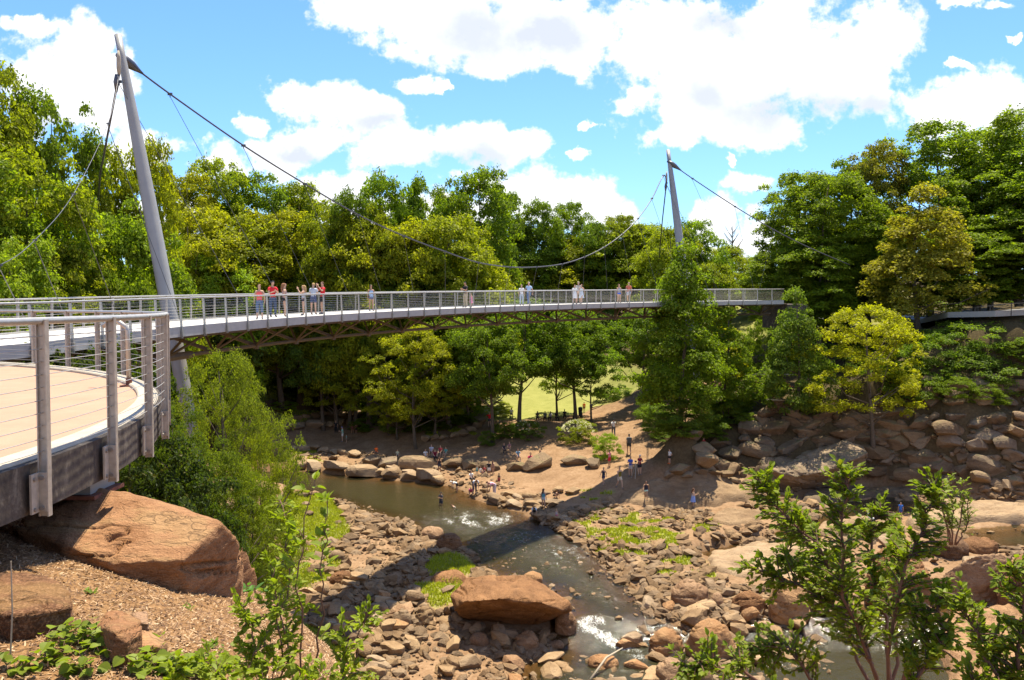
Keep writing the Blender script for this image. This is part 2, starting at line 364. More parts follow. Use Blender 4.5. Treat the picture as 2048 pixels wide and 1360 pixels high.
for a in [(560,1200,.1),(700,1100,.45),(820,1058,.65),(700,1340,-.8),(900,1340,-.95),(800,1200,.05),(980,1160,.1),(1100,1340,-1.2),(1400,1340,-1.0),
          (1300,1120,.35),(1400,1050,.95),(1180,1045,.7),(1500,1160,.2),(1700,1200,-.1),(2000,1100,.5),(2048,1360,-.5),(1800,1060,.8),(1450,1220,-.1),
          (600,905,1.0),(700,905,1.0),(800,925,1.0),(900,945,.9),(1000,985,.8),(1080,960,1.1),(1050,1005,.8),(1150,1000,1.1),(1240,970,1.9),(1350,985,1.5),(1450,960,1.8),
          (600,870,1.7),(720,870,1.6),(850,898,1.7),(900,912,1.7),(1100,925,1.9),(1180,935,1.9),(950,870,2.5),(980,850,3.0),(1050,845,3.8),(1150,845,3.9),(1250,900,2.8),(1230,870,3.5),(1300,830,4.2),
          (1200,800,4.2),(1100,780,4.4),(1250,780,5.2),(1100,740,5.6),(1380,800,6.5),(560,800,3.6),(560,760,5.2),(650,800,3.4),(800,840,3.2),(900,838,3.6),(620,720,7.5),(480,740,8),
          (1365,848,6.6),(1440,862,5.2),(1340,925,3.0),(1400,935,2.6),(1300,930,2.6),
          (1500,950,2.1),(1600,962,2.0),(1750,955,2.0),(1900,968,2.1),(2048,978,2.2),(2200,985,2.2),
          (1490,822,6.6),(1600,822,7.2),(1750,830,7.2),(1900,832,7.4),(2048,838,7.4),(2200,838,7.4),(1450,800,7.2),
          (1550,790,8.2),(1700,780,8.6),(1860,812,8.0),(2048,812,8.0),(2200,812,8.0),(1860,752,10.4),(2048,750,10.6),(2200,750,10.6)]: C(*a)
ctl += [(-30,80,3.5),(-45,100,8),(-25,60,2.5),(-19,50,1.2),(-35,60,7),(-20,38,4),(-32,42,9),(-60,60,14),(-60,100,14),(-15,30,3),(-9,33,0.5),
        (25,105,12),(30,95,11.5),(42,95,13.2),(52,92,14),(20,118,13),(35,115,15.3),(60,120,18),(70,80,13),(60,75,9),(-5,130,8),(-30,130,10),(10,150,12),(-20,160,13),(30,150,17),(-60,150,16),(70,150,19),(0,200,15),(50,200,18),(-60,200,17),
        (30,45,-.3),(36,60,.8),(48,68,2),(60,50,3),(20,30,-1),(10,20,-1),(0,25,-1.2),(-5,38,-.6),(15,36,-1.4),(60,20,4),(30,5,5),(0,0,4),(-30,10,8),(-30,-30,12),(30,-30,10)]
ctl = np.array(ctl); cz = ctl[:, 2]
def phi(r2): return np.sqrt(r2 + 1.0)
Am = phi((ctl[:, None, 0] - ctl[None, :, 0]) ** 2 + (ctl[:, None, 1] - ctl[None, :, 1]) ** 2)
nC = len(ctl); A2 = np.zeros((nC + 1, nC + 1)); A2[:nC, :nC] = Am - np.eye(nC) * 0.02; A2[:nC, nC] = 1; A2[nC, :nC] = 1
wts = np.linalg.solve(A2, np.append(cz, 0))
def valley(X, Y):
    sh = X.shape; X = X.ravel(); Y = Y.ravel(); z = np.full(X.shape, wts[nC])
    for i in range(nC): z += wts[i] * phi((X - ctl[i, 0]) ** 2 + (Y - ctl[i, 1]) ** 2)
    far = sst(np.hypot(X, Y - 80), 100, 190)
    return (np.clip(z, -2.5, 22) * (1 - far) + 15.0 * far).reshape(sh)
EDGE = np.array([(5,-12),(3.2,-4),(1.2,1.0),(-.35,4.2),(-1.55,7.2),(-2.3,9.0),(-3.8,11.5),(-7,16),(-14,22),(-30,30),(-60,40)], float)
def nearhill(X, Y):
    pl = np.minimum(16.63 - 0.3 * X - 0.28 * Y, 15.95 + 0.35 * sst(-Y, -3, 3))
    d = sdist(X, Y, EDGE, False)
    # side of the edge line: build a big polygon on the hill side
    inside = sdist(X, Y, np.vstack([EDGE, [(-200, 40), (-200, -200), (20, -200), (8, -20)]])) < 0
    s = np.where(inside, -d, d)
    drop = 1.15 * np.log1p(np.exp(np.clip((s - 0.15) / 0.35, -30, 60))) * 0.35
    z = pl - drop
    z = z + 0.05 * fbm(X * 1.2, Y * 1.2, 40) + 0.02 * fbm(X * 6, Y * 6, 44)
    return np.where(np.hypot(X, Y) > 60, -50, z)
def axis(segs):
    out = [segs[0][0]]
    for (a, b, st) in segs:
        n = max(1, int(round((b - a) / st))); out += list(np.linspace(a, b, n + 1)[1:])
    return np.array(out)
xs = axis([(-1500,-500,250),(-500,-150,50),(-150,-60,6),(-60,-40,0.8),(-40,-8,0.32),(-8,2,0.16),(2,46,0.32),(46,60,0.8),(60,150,6),(150,500,50),(500,1500,250)])
ys = axis([(-300,-60,40),(-60,-4,4),(-4,3,0.5),(3,12,0.15),(12,34,0.5),(34,100,0.30),(100,135,0.7),(135,200,3),(200,500,30),(500,3000,250)])
GX, GY = np.meshgrid(xs, ys)
VZ = valley(GX, GY)
rough = 0.12 + 0.25 * sst(GY, 85, 130)
VZ = VZ + rough * fbm(GX * 0.5, GY * 0.5, 3) * 1.2 + 0.10 * fbm(GX * 1.9, GY * 1.9, 9)
ZWG = zw(GX, GY)
cdist = np.min([sdist(GX, GY, c) for c in CH], axis=0)
inb = sst(cdist, 0.9, -0.5)
cd2 = cdist + 0.7 * fbm(GX * 0.6, GY * 0.6, 21)
bed = ZWG - 0.10 - 0.35 * sst(-cd2, 0.1, 3.0) + 0.10 * fbm(GX * 1.5, GY * 1.5, 5)
mk = sst(-cd2, -0.9, 0.25)
VZ = VZ * (1 - mk) + bed * mk
lowb = (GY > 34) & (GY < 80) & (cd2 > 0.4)
VZ = np.where(lowb, np.maximum(VZ, ZWG + 0.03 + 0.1 * np.minimum(cd2 - .4, 1)), VZ)
NH = nearhill(GX, GY)
HZ = np.maximum(VZ, NH)
def Hq(x, y):
    x = np.atleast_1d(np.asarray(x, float)); y = np.atleast_1d(np.asarray(y, float))
    i = np.clip(np.searchsorted(xs, x) - 1, 0, len(xs) - 2); j = np.clip(np.searchsorted(ys, y) - 1, 0, len(ys) - 2)
    fx = (x - xs[i]) / (xs[i + 1] - xs[i]); fy = (y - ys[j]) / (ys[j + 1] - ys[j])
    return (HZ[j, i] * (1 - fx) + HZ[j, i + 1] * fx) * (1 - fy) + (HZ[j + 1, i] * (1 - fx) + HZ[j + 1, i + 1] * fx) * fy
def H(x, y): return float(Hq(x, y)[0])
TT = np.concatenate([np.arange(2, 30, 0.05), np.arange(30, 180, 0.1), np.arange(180, 400, 1.0)])
def hit(px, py, tmin=0.0, water=False):
    d = raydir(px, py); t = TT[TT >= tmin]; pts = EYE + d[None, :] * t[:, None]
    hh = Hq(pts[:, 0], pts[:, 1])
    if water: hh = np.maximum(hh, zw(pts[:, 0], pts[:, 1]))
    k = np.nonzero(pts[:, 2] <= hh)[0]
    if len(k) == 0: return pts[-1]
    p = pts[k[0]].copy(); p[2] = hh[k[0]]; return p
def polyg(pts, tmin=20.0): return np.array([hit(a, b, tmin)[:2] for a, b in pts])
# ------------------------------------------------------------------ ground sheet, grass and water
GRASS = [polyg(p) for p in [
    [(965,840),(975,790),(1000,750),(1100,735),(1290,735),(1300,762),(1260,790),(1225,806),(1190,812),(1120,834)],
    [(525,725),(620,725),(640,790),(560,800),(520,800)],
    [(440,1025),(520,1020),(600,985),(650,985),(690,1030),(705,1070),(650,1090),(590,1065),(500,1062)],
    [(850,1132),(878,1106),(920,1104),(962,1132),(940,1146),(870,1152)],
    [(830,1168),(925,1166),(932,1205),(870,1214)],
    [(600,1245),(640,1255),(700,1310),(760,1362),(640,1420),(580,1330)],
    [(560,815),(640,822),(600,850),(555,845)]]]
HALFG = [polyg(p) for p in [[(1140,1045),(1210,1012),(1440,1040),(1430,1082),(1330,1100),(1200,1092)], [(1290,1130),(1400,1110),(1440,1160),(1330,1170)], [(560,1085),(680,1095),(700,1150),(600,1190),(540,1140)], [(1000,1145),(1050,1150),(1090,1165),(1020,1170)], [(1180,1085),(1290,1100),(1300,1125),(1200,1115)], [(570,915),(640,900),(650,925),(600,930)], [(860,845),(940,838),(955,868),(850,880)], [(1195,1000),(1130,990),(1150,975),(1230,985)]]]
HILLG = [np.array([(22,98),(44,96),(52,118),(30,128),(18,112)])]
gm = np.zeros(GX.shape)
wob_ = 0.5 * fbm(GX * 0.9, GY * 0.9, 61)
for p in GRASS: gm = np.maximum(gm, sst(sdist(GX, GY, p) + wob_, 0.25, -0.25))
for p in HALFG: gm = np.maximum(gm, sst(sdist(GX, GY, p) + wob_, 0.2, -0.3) * sst(fbm(GX * 1.1, GY * 1.1, 71), -0.06, 0.16))
for p in HILLG: gm = np.maximum(gm, sst(sdist(GX, GY, p), 3, -3) * 0.8)
mul = sst(NH - VZ, -0.05, 0.3) * (GY < 40)
wood = np.maximum(sst(GY, 98, 114) * (1 - gm) * 0.85, 0.95 * sst(GX, 12, 18) * sst(HZ, 7.4, 8.4) * (GY > 60)) + 0.8 * ((GX < -33) & (GY > 30)); wood = np.maximum(wood, .8 * sst(GX, 8, 11) * sst(HZ, 2.8, 3.8) * (GY > 62) * (GY < 90))  # woodland litter; the last term paints shade into the dirt bank's colour
path_p = polyg([(1190,1000),(1225,905),(1225,860),(1190,845),(1230,825),(1330,815),(1420,822),(1320,880),(1290,950),(1240,1000)])
pth = sst(sdist(GX, GY, path_p), 1.0, -0.5)
wood = np.maximum(wood, .75 * (GX > 16) * sst(HZ, 1.9, 2.6) * (GY > 68) * (GY < 82)); wet = sst(cd2, 0.5, -0.1) * (GY > 34)  # boulder wall soil darkened too, as painted shade in the gaps between rocks
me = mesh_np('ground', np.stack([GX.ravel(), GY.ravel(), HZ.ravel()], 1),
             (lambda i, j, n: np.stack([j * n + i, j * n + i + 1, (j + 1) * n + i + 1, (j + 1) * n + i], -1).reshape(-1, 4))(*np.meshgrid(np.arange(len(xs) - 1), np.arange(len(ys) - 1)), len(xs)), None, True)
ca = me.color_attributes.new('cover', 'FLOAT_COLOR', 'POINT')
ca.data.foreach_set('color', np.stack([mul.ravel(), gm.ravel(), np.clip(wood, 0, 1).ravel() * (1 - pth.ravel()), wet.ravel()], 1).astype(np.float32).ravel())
def ground_mat():
    m, t, out = new_mat('ground_cover'); b = t.n.new('ShaderNodeBsdfPrincipled')
    g = t.n.new('ShaderNodeNewGeometry').outputs['Position']
    at = t.n.new('ShaderNodeAttribute'); at.attribute_name = 'cover'
    sp = t.n.new('ShaderNodeSeparateColor'); t.link(at.outputs['Color'], sp.inputs[0])
    n1 = t.noise(g, 0.6, 6, 0.65); n2 = t.noise(g, 5, 5, 0.7); n3 = t.noise(g, 45, 3, 0.7)
    dirt = t.ramp(t.math('ADD', t.math('MULTIPLY', n1, 0.5), t.math('MULTIPLY', n2, 0.5)), [(0.3, (0.12, 0.068, 0.035)), (0.5, (0.235, 0.145, 0.08)), (0.72, (0.34, 0.23, 0.14))])
    mulch = t.ramp(t.math('ADD', t.math('MULTIPLY', n3, 0.7), t.math('MULTIPLY', n2, 0.3)), [(0.3, (0.09, 0.045, 0.018)), (0.5, (0.21, 0.115, 0.05)), (0.68, (0.33, 0.205, 0.10))])
    grass = t.ramp(t.math('ADD', t.math('MULTIPLY', n1, 0.5), t.math('MULTIPLY', n3, 0.5)), [(0.3, (0.15, 0.165, 0.035)), (0.7, (0.29, 0.28, 0.09))])
    wd = t.ramp(n2, [(0.3, (0.035, 0.028, 0.013)), (0.7, (0.085, 0.065, 0.03))])  # woodland litter tone, also used for the painted shade on bank and wall
    wt = t.ramp(n2, [(0.3, (0.07, 0.04, 0.02)), (0.7, (0.17, 0.10, 0.05))])
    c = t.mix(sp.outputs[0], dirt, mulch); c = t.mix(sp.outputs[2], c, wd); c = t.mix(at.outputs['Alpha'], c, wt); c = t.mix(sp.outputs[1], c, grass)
    t.link(c, b.inputs['Base Color']); b.inputs['Roughness'].default_value = 0.95; b.inputs['Specular IOR Level'].default_value = 0.1
    bp = t.n.new('ShaderNodeBump'); bp.inputs['Strength'].default_value = 0.7; bp.inputs['Distance'].default_value = 0.05
    t.link(t.math('ADD', n2, t.math('MULTIPLY', n3, 0.4)), bp.inputs['Height']); t.link(bp.outputs[0], b.inputs['Normal'])
    t.link(b.outputs[0], out.inputs[0]); return m
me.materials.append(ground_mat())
ground = tag(link('ground', me), kind='structure')

# water sheet, only where the bed lies below it
wx = axis([(-46, 48, 0.22)]); wy = axis([(37, 84, 0.22)]); WX, WY = np.meshgrid(wx, wy)
WZ = zw(WX, WY)
fo = np.zeros(WX.shape)
def foam_at(px, py, rx, ry, k=1.0, tilt=0.0):
    global fo
    p = pxw([(px, py)])[0]; q = pxw([(px + rx, py + rx * tilt)])[0]; s = pxw([(px, py - ry)])[0]
    a = q - p; b = s - p; det = a[0] * b[1] - a[1] * b[0]
    u = ((WX - p[0]) * b[1] - (WY - p[1]) * b[0]) / det; v_ = ((WY - p[1]) * a[0] - (WX - p[0]) * a[1]) / det
    fo = np.maximum(fo, k * sst(np.hypot(u, v_), 1.15, 0.25))
foam_at(1185, 1243, 55, 16, 1.5); foam_at(1172, 1262, 40, 12, 1.2); foam_at(1225, 1282, 90, 20, 1.25, 0.35); foam_at(1270, 1312, 45, 9, .85, 0.25); foam_at(1150,1290,80,30,.4)
foam_at(1270, 1250, 40, 8, .5); foam_at(1860, 1270, 45, 22, 1.2, -0.3); foam_at(1780, 1290, 70, 26, .8); foam_at(1560, 1325, 70, 20, .55); foam_at(1660,1290,60,14,.55)
foam_at(960, 1040, 150, 30, .85); foam_at(1130, 1110, 110, 45, .68); foam_at(1060,1075,120,30,.6); foam_at(1470, 1262, 90, 12, .4); foam_at(1740, 1012, 70, 9, .45); foam_at(1990,1215,60,10,.7)  # rapids foam, its white streaks also painting in sun sparkle on the ripples
foam_at(1310,1205,60,22,.45); foam_at(1200,1180,70,40,.5); foam_at(1480,1225,110,16,.6); foam_at(1330,1235,60,14,.6); foam_at(1230,1345,110,14,.4); foam_at(1420,1330,60,14,.5); foam_at(1560,1275,70,14,.65)
fo = np.clip(fo, 0, 1) * np.clip(0.85 + 1.1 * fbm(WX * 1.6 + WY * .6, WY * .9, 85), .35, 1.1); WZ = WZ + 0.09 * np.clip(fo, 0, 1) * (fbm(WX * 3.2, WY * 3.2, 81) + .4) + 0.012 * fbm(WX * 1.5, WY * 1.5, 91)
bedz = Hq(WX.ravel(), WY.ravel()).reshape(WX.shape)
ok = bedz < WZ + 0.06
c_ok = ok[:-1, :-1] | ok[1:, :-1] | ok[:-1, 1:] | ok[1:, 1:]
jj, ii = np.nonzero(c_ok); n_ = len(wx)
wf = np.stack([jj * n_ + ii, jj * n_ + ii + 1, (jj + 1) * n_ + ii + 1, (jj + 1) * n_ + ii], 1)
use, inv = np.unique(wf, return_inverse=True); wf = inv.reshape(wf.shape)
WV = np.stack([WX.ravel(), WY.ravel(), WZ.ravel()], 1)[use]
me = mesh_np('water', WV, wf, None, True)
ca = me.color_attributes.new('foam', 'FLOAT_COLOR', 'POINT')
dep = np.clip((WZ - bedz).ravel()[use], 0, 1)
ca.data.foreach_set('color', np.stack([fo.ravel()[use], dep, 0 * dep, 0 * dep + 1], 1).astype(np.float32).ravel())
def water_mat():
    m, t, out = new_mat('river_water')
    g = t.n.new('ShaderNodeNewGeometry').outputs['Position']
    at = t.n.new('ShaderNodeAttribute'); at.attribute_name = 'foam'
    sp = t.n.new('ShaderNodeSeparateColor'); t.link(at.outputs['Color'], sp.inputs[0])
    st = t.vmath('MULTIPLY', g, (1.0, 1.0, 1.0))
    n1 = t.noise(st, 2.2, 4, 0.6, 0.8); n2 = t.noise(st, 9, 3, 0.6, 0.5)
    rip = t.math('ADD', t.math('MULTIPLY', n1, 1.0), t.math('MULTIPLY', n2, 0.45))
    bp = t.n.new('ShaderNodeBump'); bp.inputs['Distance'].default_value = 0.12
    t.link(t.math('ADD', 0.42, t.math('MULTIPLY', sp.outputs[0], 1.6), None, True), bp.inputs['Strength']); t.link(rip, bp.inputs['Height'])
    gl = t.n.new('ShaderNodeBsdfGlossy'); gl.inputs['Roughness'].default_value = 0.09; gl.inputs['Color'].default_value = (1, 1, 1, 1); t.link(bp.outputs[0], gl.inputs['Normal'])
    tr = t.n.new('ShaderNodeBsdfTransparent'); t.link(t.ramp(sp.outputs[1], [(0.0, (0.9, 0.8, 0.62)), (0.5, (0.5, 0.40, 0.2))]), tr.inputs[0])
    df = t.n.new('ShaderNodeBsdfDiffuse'); df.inputs[0].default_value = (0.05, 0.046, 0.02, 1)
    fm = t.n.new('ShaderNodeBsdfDiffuse'); fm.inputs[0].default_value = (0.62, 0.62, 0.58, 1); t.link(bp.outputs[0], fm.inputs['Normal'])
    fr = t.n.new('ShaderNodeFresnel'); fr.inputs[0].default_value = 1.33; t.link(bp.outputs[0], fr.inputs['Normal'])
    m1 = t.n.new('ShaderNodeMixShader'); t.link(t.ramp(sp.outputs[1], [(0.02, 0.05), (0.45, 0.62)]), m1.inputs[0]); t.link(tr.outputs[0], m1.inputs[1]); t.link(df.outputs[0], m1.inputs[2])
    m2 = t.n.new('ShaderNodeMixShader'); t.link(t.math('MULTIPLY', fr.outputs[0], 1.15, None, True), m2.inputs[0]); t.link(m1.outputs[0], m2.inputs[1]); t.link(gl.outputs[0], m2.inputs[2])
    fn = t.noise(t.vmath('MULTIPLY', g, (1.5, 0.8, 1)), 3.2, 6, 0.72, 1.2); fn2 = t.noise(t.vmath('MULTIPLY', g, (1.5, 0.8, 1)), 14, 4, 0.75, 0.5)
    nn = t.math('ADD', t.math('MULTIPLY', fn, 0.6), t.math('MULTIPLY', fn2, 0.4))
    thr = t.math('SUBTRACT', 0.72, t.math('MULTIPLY', sp.outputs[0], 0.25))
    k = t.math('MULTIPLY', t.smooth(t.math('SUBTRACT', nn, thr), -0.03, 0.12), 0.9)
    m3 = t.n.new('ShaderNodeMixShader'); t.link(k, m3.inputs[0]); t.link(m2.outputs[0], m3.inputs[1]); t.link(fm.outputs[0], m3.inputs[2])
    t.link(m3.outputs[0], out.inputs[0]); return m
me.materials.append(water_mat())
tag(link('river_water', me), kind='structure')

# ------------------------------------------------------------------ rocks
def ico(sub):
    bm = bmesh.new(); bmesh.ops.create_icosphere(bm, subdivisions=sub, radius=1.0)
    V = np.array([v.co[:] for v in bm.verts]); Fc = np.array([[v.index for v in f.verts] for f in bm.faces]); bm.free(); return V, Fc
def rock_shape(sub, seed, cuts=14, nz=0.035):
    r = np.random.default_rng(seed); V, Fc = ico(sub)
    for _ in range(cuts):
        n = r.normal(size=3); n /= np.linalg.norm(n); d = r.uniform(0.42, 0.82)
        V = V - np.maximum(0, V @ n - d)[:, None] * n
    if nz and sub > 1:
        off = r.uniform(0, 99, 3)
        k = np.array([mnoise.fractal(Vector(v * 1.7 + off), 1.0, 2.0, 4) for v in V]); V = V * (1 + nz * k[:, None])
    V /= np.abs(V).max(0); return V, Fc
RP = [rock_shape(3, s) for s in range(8)]
RPM = {}
def rock_me(i, mat):
    if (i, mat) not in RPM: RPM[(i, mat)] = mesh_np('rock_shape', *RP[i], M[mat], False)
    return RPM[(i, mat)]
R1 = [rock_shape(1, 100 + s, 8, 0) for s in range(8)]
def put_rock(name, p, size, mat='rock', parent=None, tilt=0.35, sink=0.35, rz=None, i=None):
    i = random.randrange(8) if i is None else i
    o = link(name, rock_me(i, mat), parent)
    o.location = (p[0], p[1], p[2] + size[2] * (1 - 2 * sink) * 0.5)
    o.scale = (size[0] / 2, size[1] / 2, size[2] / 2)
    o.rotation_euler = (random.uniform(-tilt, tilt), random.uniform(-tilt, tilt), random.uniform(-0.5, 0.5) if rz is None else rz)
    return o
def rock_mass(name, pts, sizes, mat, parent=None, flat=0.55, kind='stuff'):
    Vs, Fs, n = [], [], 0
    r = np.random.default_rng(len(pts))
    for p, s in zip(pts, sizes):
        V, Fc = R1[r.integers(8)]
        a = r.uniform(0, 2 * PI); c, sn = math.cos(a), math.sin(a)
        e = r.uniform(0.7, 1.3); V = V * np.array([s * e, s / e, s * r.uniform(0.7, 1.25) * flat])
        tl = r.normal(0, 0.35); V = np.stack([V[:, 0], V[:, 1] * math.cos(tl) - V[:, 2] * math.sin(tl), V[:, 1] * math.sin(tl) + V[:, 2] * math.cos(tl)], 1)
        V = np.stack([V[:, 0] * c - V[:, 1] * sn, V[:, 0] * sn + V[:, 1] * c, V[:, 2]], 1) + p + [0, 0, s * flat * 0.3]
        Vs.append(V); Fs.append(Fc + n); n += len(V)
    o = link(name, mesh_np(name, np.concatenate(Vs), np.concatenate(Fs), M[mat]), parent)
    if kind: o['kind'] = kind
    return o
HT = HZ.copy()                                        # height including slabs laid on the ground
def Hq(x, y):
    x = np.atleast_1d(np.asarray(x, float)); y = np.atleast_1d(np.asarray(y, float))
    i = np.clip(np.searchsorted(xs, x) - 1, 0, len(xs) - 2); j = np.clip(np.searchsorted(ys, y) - 1, 0, len(ys) - 2)
    fx = (x - xs[i]) / (xs[i + 1] - xs[i]); fy = (y - ys[j]) / (ys[j + 1] - ys[j])
    return (HT[j, i] * (1 - fx) + HT[j, i + 1] * fx) * (1 - fy) + (HT[j + 1, i] * (1 - fx) + HT[j + 1, i + 1] * fx) * fy
SLABP = []
def slab(name, outline, h, label, cat='rock slab', mat='slab', amp=0.24, tmin=20, step=0.16, seed=0, sh=0.6):
    poly = polyg(outline, tmin); lo = poly.min(0) - 0.6; hi = poly.max(0) + 0.6; SLABP.append(poly)
    X, Y = np.meshgrid(np.arange(lo[0], hi[0], step), np.arange(lo[1], hi[1], step))
    sd_ = sdist(X, Y, poly) + 0.45 * fbm(X * 0.8, Y * 0.8, 200 + seed)
    base = Hq(X.ravel(), Y.ravel()).reshape(X.shape)
    lay = fbm(X * 0.35, Y * 0.9, 210 + seed); ter = np.round(lay * 5) / 5 * 0.6 + lay * 0.4
    Z = base - 0.5 + (h + 0.5) * sst(-sd_, -0.05, sh) ** 0.8 + amp * ter * 2 * sst(-sd_, 0, 1) + 0.04 * fbm(X * 3, Y * 3, 220)
    okc = (sd_ < 0.35); k = okc[:-1, :-1] & okc[1:, :-1] & okc[:-1, 1:] & okc[1:, 1:]
    jj, ii = np.nonzero(k); n = X.shape[1]; f = np.stack([jj * n + ii, jj * n + ii + 1, (jj + 1) * n + ii + 1, (jj + 1) * n + ii], 1)
    use, inv = np.unique(f, return_inverse=True)
    V = np.stack([X.ravel(), Y.ravel(), Z.ravel()], 1)[use]
    Vb = V.copy(); Vb[:, 2] = Vb[:, 2].min() - 0.3; nv = len(V); f = inv.reshape(f.shape)
    # close the underside so that it is a solid
    ed = {}
    for q in f:
        for a, b in ((q[0], q[1]), (q[1], q[2]), (q[2], q[3]), (q[3], q[0])):
            if (b, a) in ed: del ed[(b, a)]
            else: ed[(a, b)] = 1
    sk = np.array([[b, a, a + nv, b + nv] for a, b in ed])
    o = link(name, mesh_np(name, np.concatenate([V, Vb]), np.concatenate([f, f[:, ::-1] + nv, sk]), M[mat], True))
    tag(o, label, cat)
    i0, i1 = np.searchsorted(xs, lo[0]), np.searchsorted(xs, hi[0]); j0, j1 = np.searchsorted(ys, lo[1]), np.searchsorted(ys, hi[1])
    gx, gy = GX[j0:j1, i0:i1], GY[j0:j1, i0:i1]
    sx = np.clip(((gx - lo[0]) / step).round().astype(int), 0, X.shape[1] - 1); sy = np.clip(((gy - lo[1]) / step).round().astype(int), 0, X.shape[0] - 1)
    inside = sd_[sy, sx] < 0.2
    HT[j0:j1, i0:i1] = np.where(inside, np.maximum(HT[j0:j1, i0:i1], Z[sy, sx]), HT[j0:j1, i0:i1])
    return o
slab('rock_slab', [(1222,1008),(1240,985),(1300,955),(1370,940),(1450,945),(1510,962),(1530,985),(1500,1005),(1440,1018),(1330,1018)], 0.35, 'broad pale sloping bedrock slab with two girls standing on it', seed=1)
slab('rock_slab', [(1405,1120),(1412,1098),(1470,1090),(1560,1088),(1640,1080),(1700,1085),(1690,1130),(1640,1165),(1560,1170),(1480,1160),(1430,1148)], 0.26, 'smooth pale rock slab washed by the stream behind the leafy shrub', seed=2)
slab('rock_slab', [(1820,1030),(1870,1012),(1960,1008),(2080,1012),(2200,1020),(2200,1062),(2050,1058),(1980,1046),(1900,1062),(1840,1068),(1800,1050)], 0.55, 'long pale bedrock ledge above the brown pool near the boy in blue', seed=3)
slab('rock_slab', [(1600,985),(1690,965),(1800,968),(1860,985),(1800,996),(1700,1000),(1640,1012),(1600,1005)], 0.4, 'low brown bedrock hump just above the small cascade', seed=4, mat='rock_wall')
slab('rock_slab', [(1850,1320),(1880,1245),(1960,1222),(2100,1225),(2200,1400),(2100,1460),(1900,1430)], 1.1, 'big tan rock slab in the bottom corner beneath the leaning shrub', seed=5, mat='rock_red', sh=1.0)
slab('rock_slab', [(845,1162),(880,1146),(935,1145),(950,1160),(925,1175),(860,1172)], 0.3, 'flat orange rock slab between the two patches of green grass', seed=6, mat='rock_red')
slab('rock_slab', [(1410,1040),(1440,1018),(1500,1015),(1540,1030),(1510,1050),(1450,1056)], 0.35, 'flat pale rock at the downstream foot of the broad bedrock slab', seed=7)
slab('rock_slab', [(1640,1045),(1700,1030),(1790,1040),(1830,1065),(1780,1085),(1690,1085),(1620,1070)], 0.3, 'pale rock shelf with weeds where the white egret stands', seed=8)
EDGEP = np.array([hit(a, b, 20)[:2] for a, b in [(0, 0)]]) if False else None

def hull_rock(name, pts, label, mat, vox=0.05, amp=0.05, cat='boulder', sm=3, fs=1.2):
    bm = bmesh.new()
    for p in pts: bm.verts.new(p)
    r = bmesh.ops.convex_hull(bm, input=bm.verts)
    bmesh.ops.delete(bm, geom=list({g for g in r['geom_unused'] + r['geom_interior'] if isinstance(g, bmesh.types.BMVert)}), context='VERTS')
    bmesh.ops.recalc_face_normals(bm, faces=bm.faces)
    me0 = bpy.data.meshes.new('tmp'); bm.to_mesh(me0); bm.free()
    o = bpy.data.objects.new(name, me0); COL.objects.link(o)
    md = o.modifiers.new('r', 'REMESH'); md.mode = 'VOXEL'; md.voxel_size = vox
    s_ = o.modifiers.new('s', 'SMOOTH'); s_.iterations = sm; s_.factor = 0.6
    dg = bpy.context.evaluated_depsgraph_get(); me = bpy.data.meshes.new_from_object(o.evaluated_get(dg)); o.modifiers.clear()
    n = len(me.vertices); V = np.empty(n * 3, np.float32); me.vertices.foreach_get('co', V); V = V.reshape(-1, 3).astype(float)
    N = np.empty(n * 3, np.float32); me.vertices.foreach_get('normal', N); N = N.reshape(-1, 3)
    q = V * fs
    k = fbm(q[:, 0] + q[:, 2] * .7, q[:, 1] * .8 - q[:, 2] * 1.9, 300) + 0.4 * fbm(q[:, 0] * 4 + q[:, 2] * 5, q[:, 1] * 4 - q[:, 2] * 7, 310)
    led = np.abs(fbm(q[:, 0] * .5 + 3, q[:, 2] * 2.2 + q[:, 1] * .5, 320)); k = k - 1.2 * sst(led, 0.05, 0.0)
    V = V + N * (amp * k)[:, None]; me.vertices.foreach_set('co', V.astype(np.float32).ravel())
    me.polygons.foreach_set('use_smooth', np.ones(len(me.polygons), bool)); me.update()
    me.materials.clear(); me.materials.append(M[mat]); o.data = me; me.name = name; tag(o, label, cat); return o
def dn(p, k): p = np.array(p, float); p[2] -= k; return p
# the boulder that carries the terrace
A = [D(200,974,8.2), D(240,978,8.3), D(300,992,8.4), D(380,1020,8.4), D(442,1046,7.95), D(476,1082,8.2), D(484,1150,8.9), D(90,1000,8.5),
     D(40,1052,7.7), D(128,1092,7.4), D(230,1128,7.3), D(330,1150,7.4), D(366,1120,7.4), D(384,1168,7.85), D(428,1184,8.35), D(462,1188,8.55)]
hull_rock('boulder', A + [dn(D(40,1052,7.7), 1), dn(D(230,1128,7.4), .8), dn(D(428,1182,8.2), 1.5), dn(D(482,1150,8.9), 1.8), dn(D(90,1000,8.9), 1.5), dn(D(300,992,9.2), 2), dn(D(442,1046,8.8), 2.2)],
          'big rust-brown boulder carrying the steel footing of the terrace', 'rock_near', 0.022, 0.05, sm=1, fs=2.0)
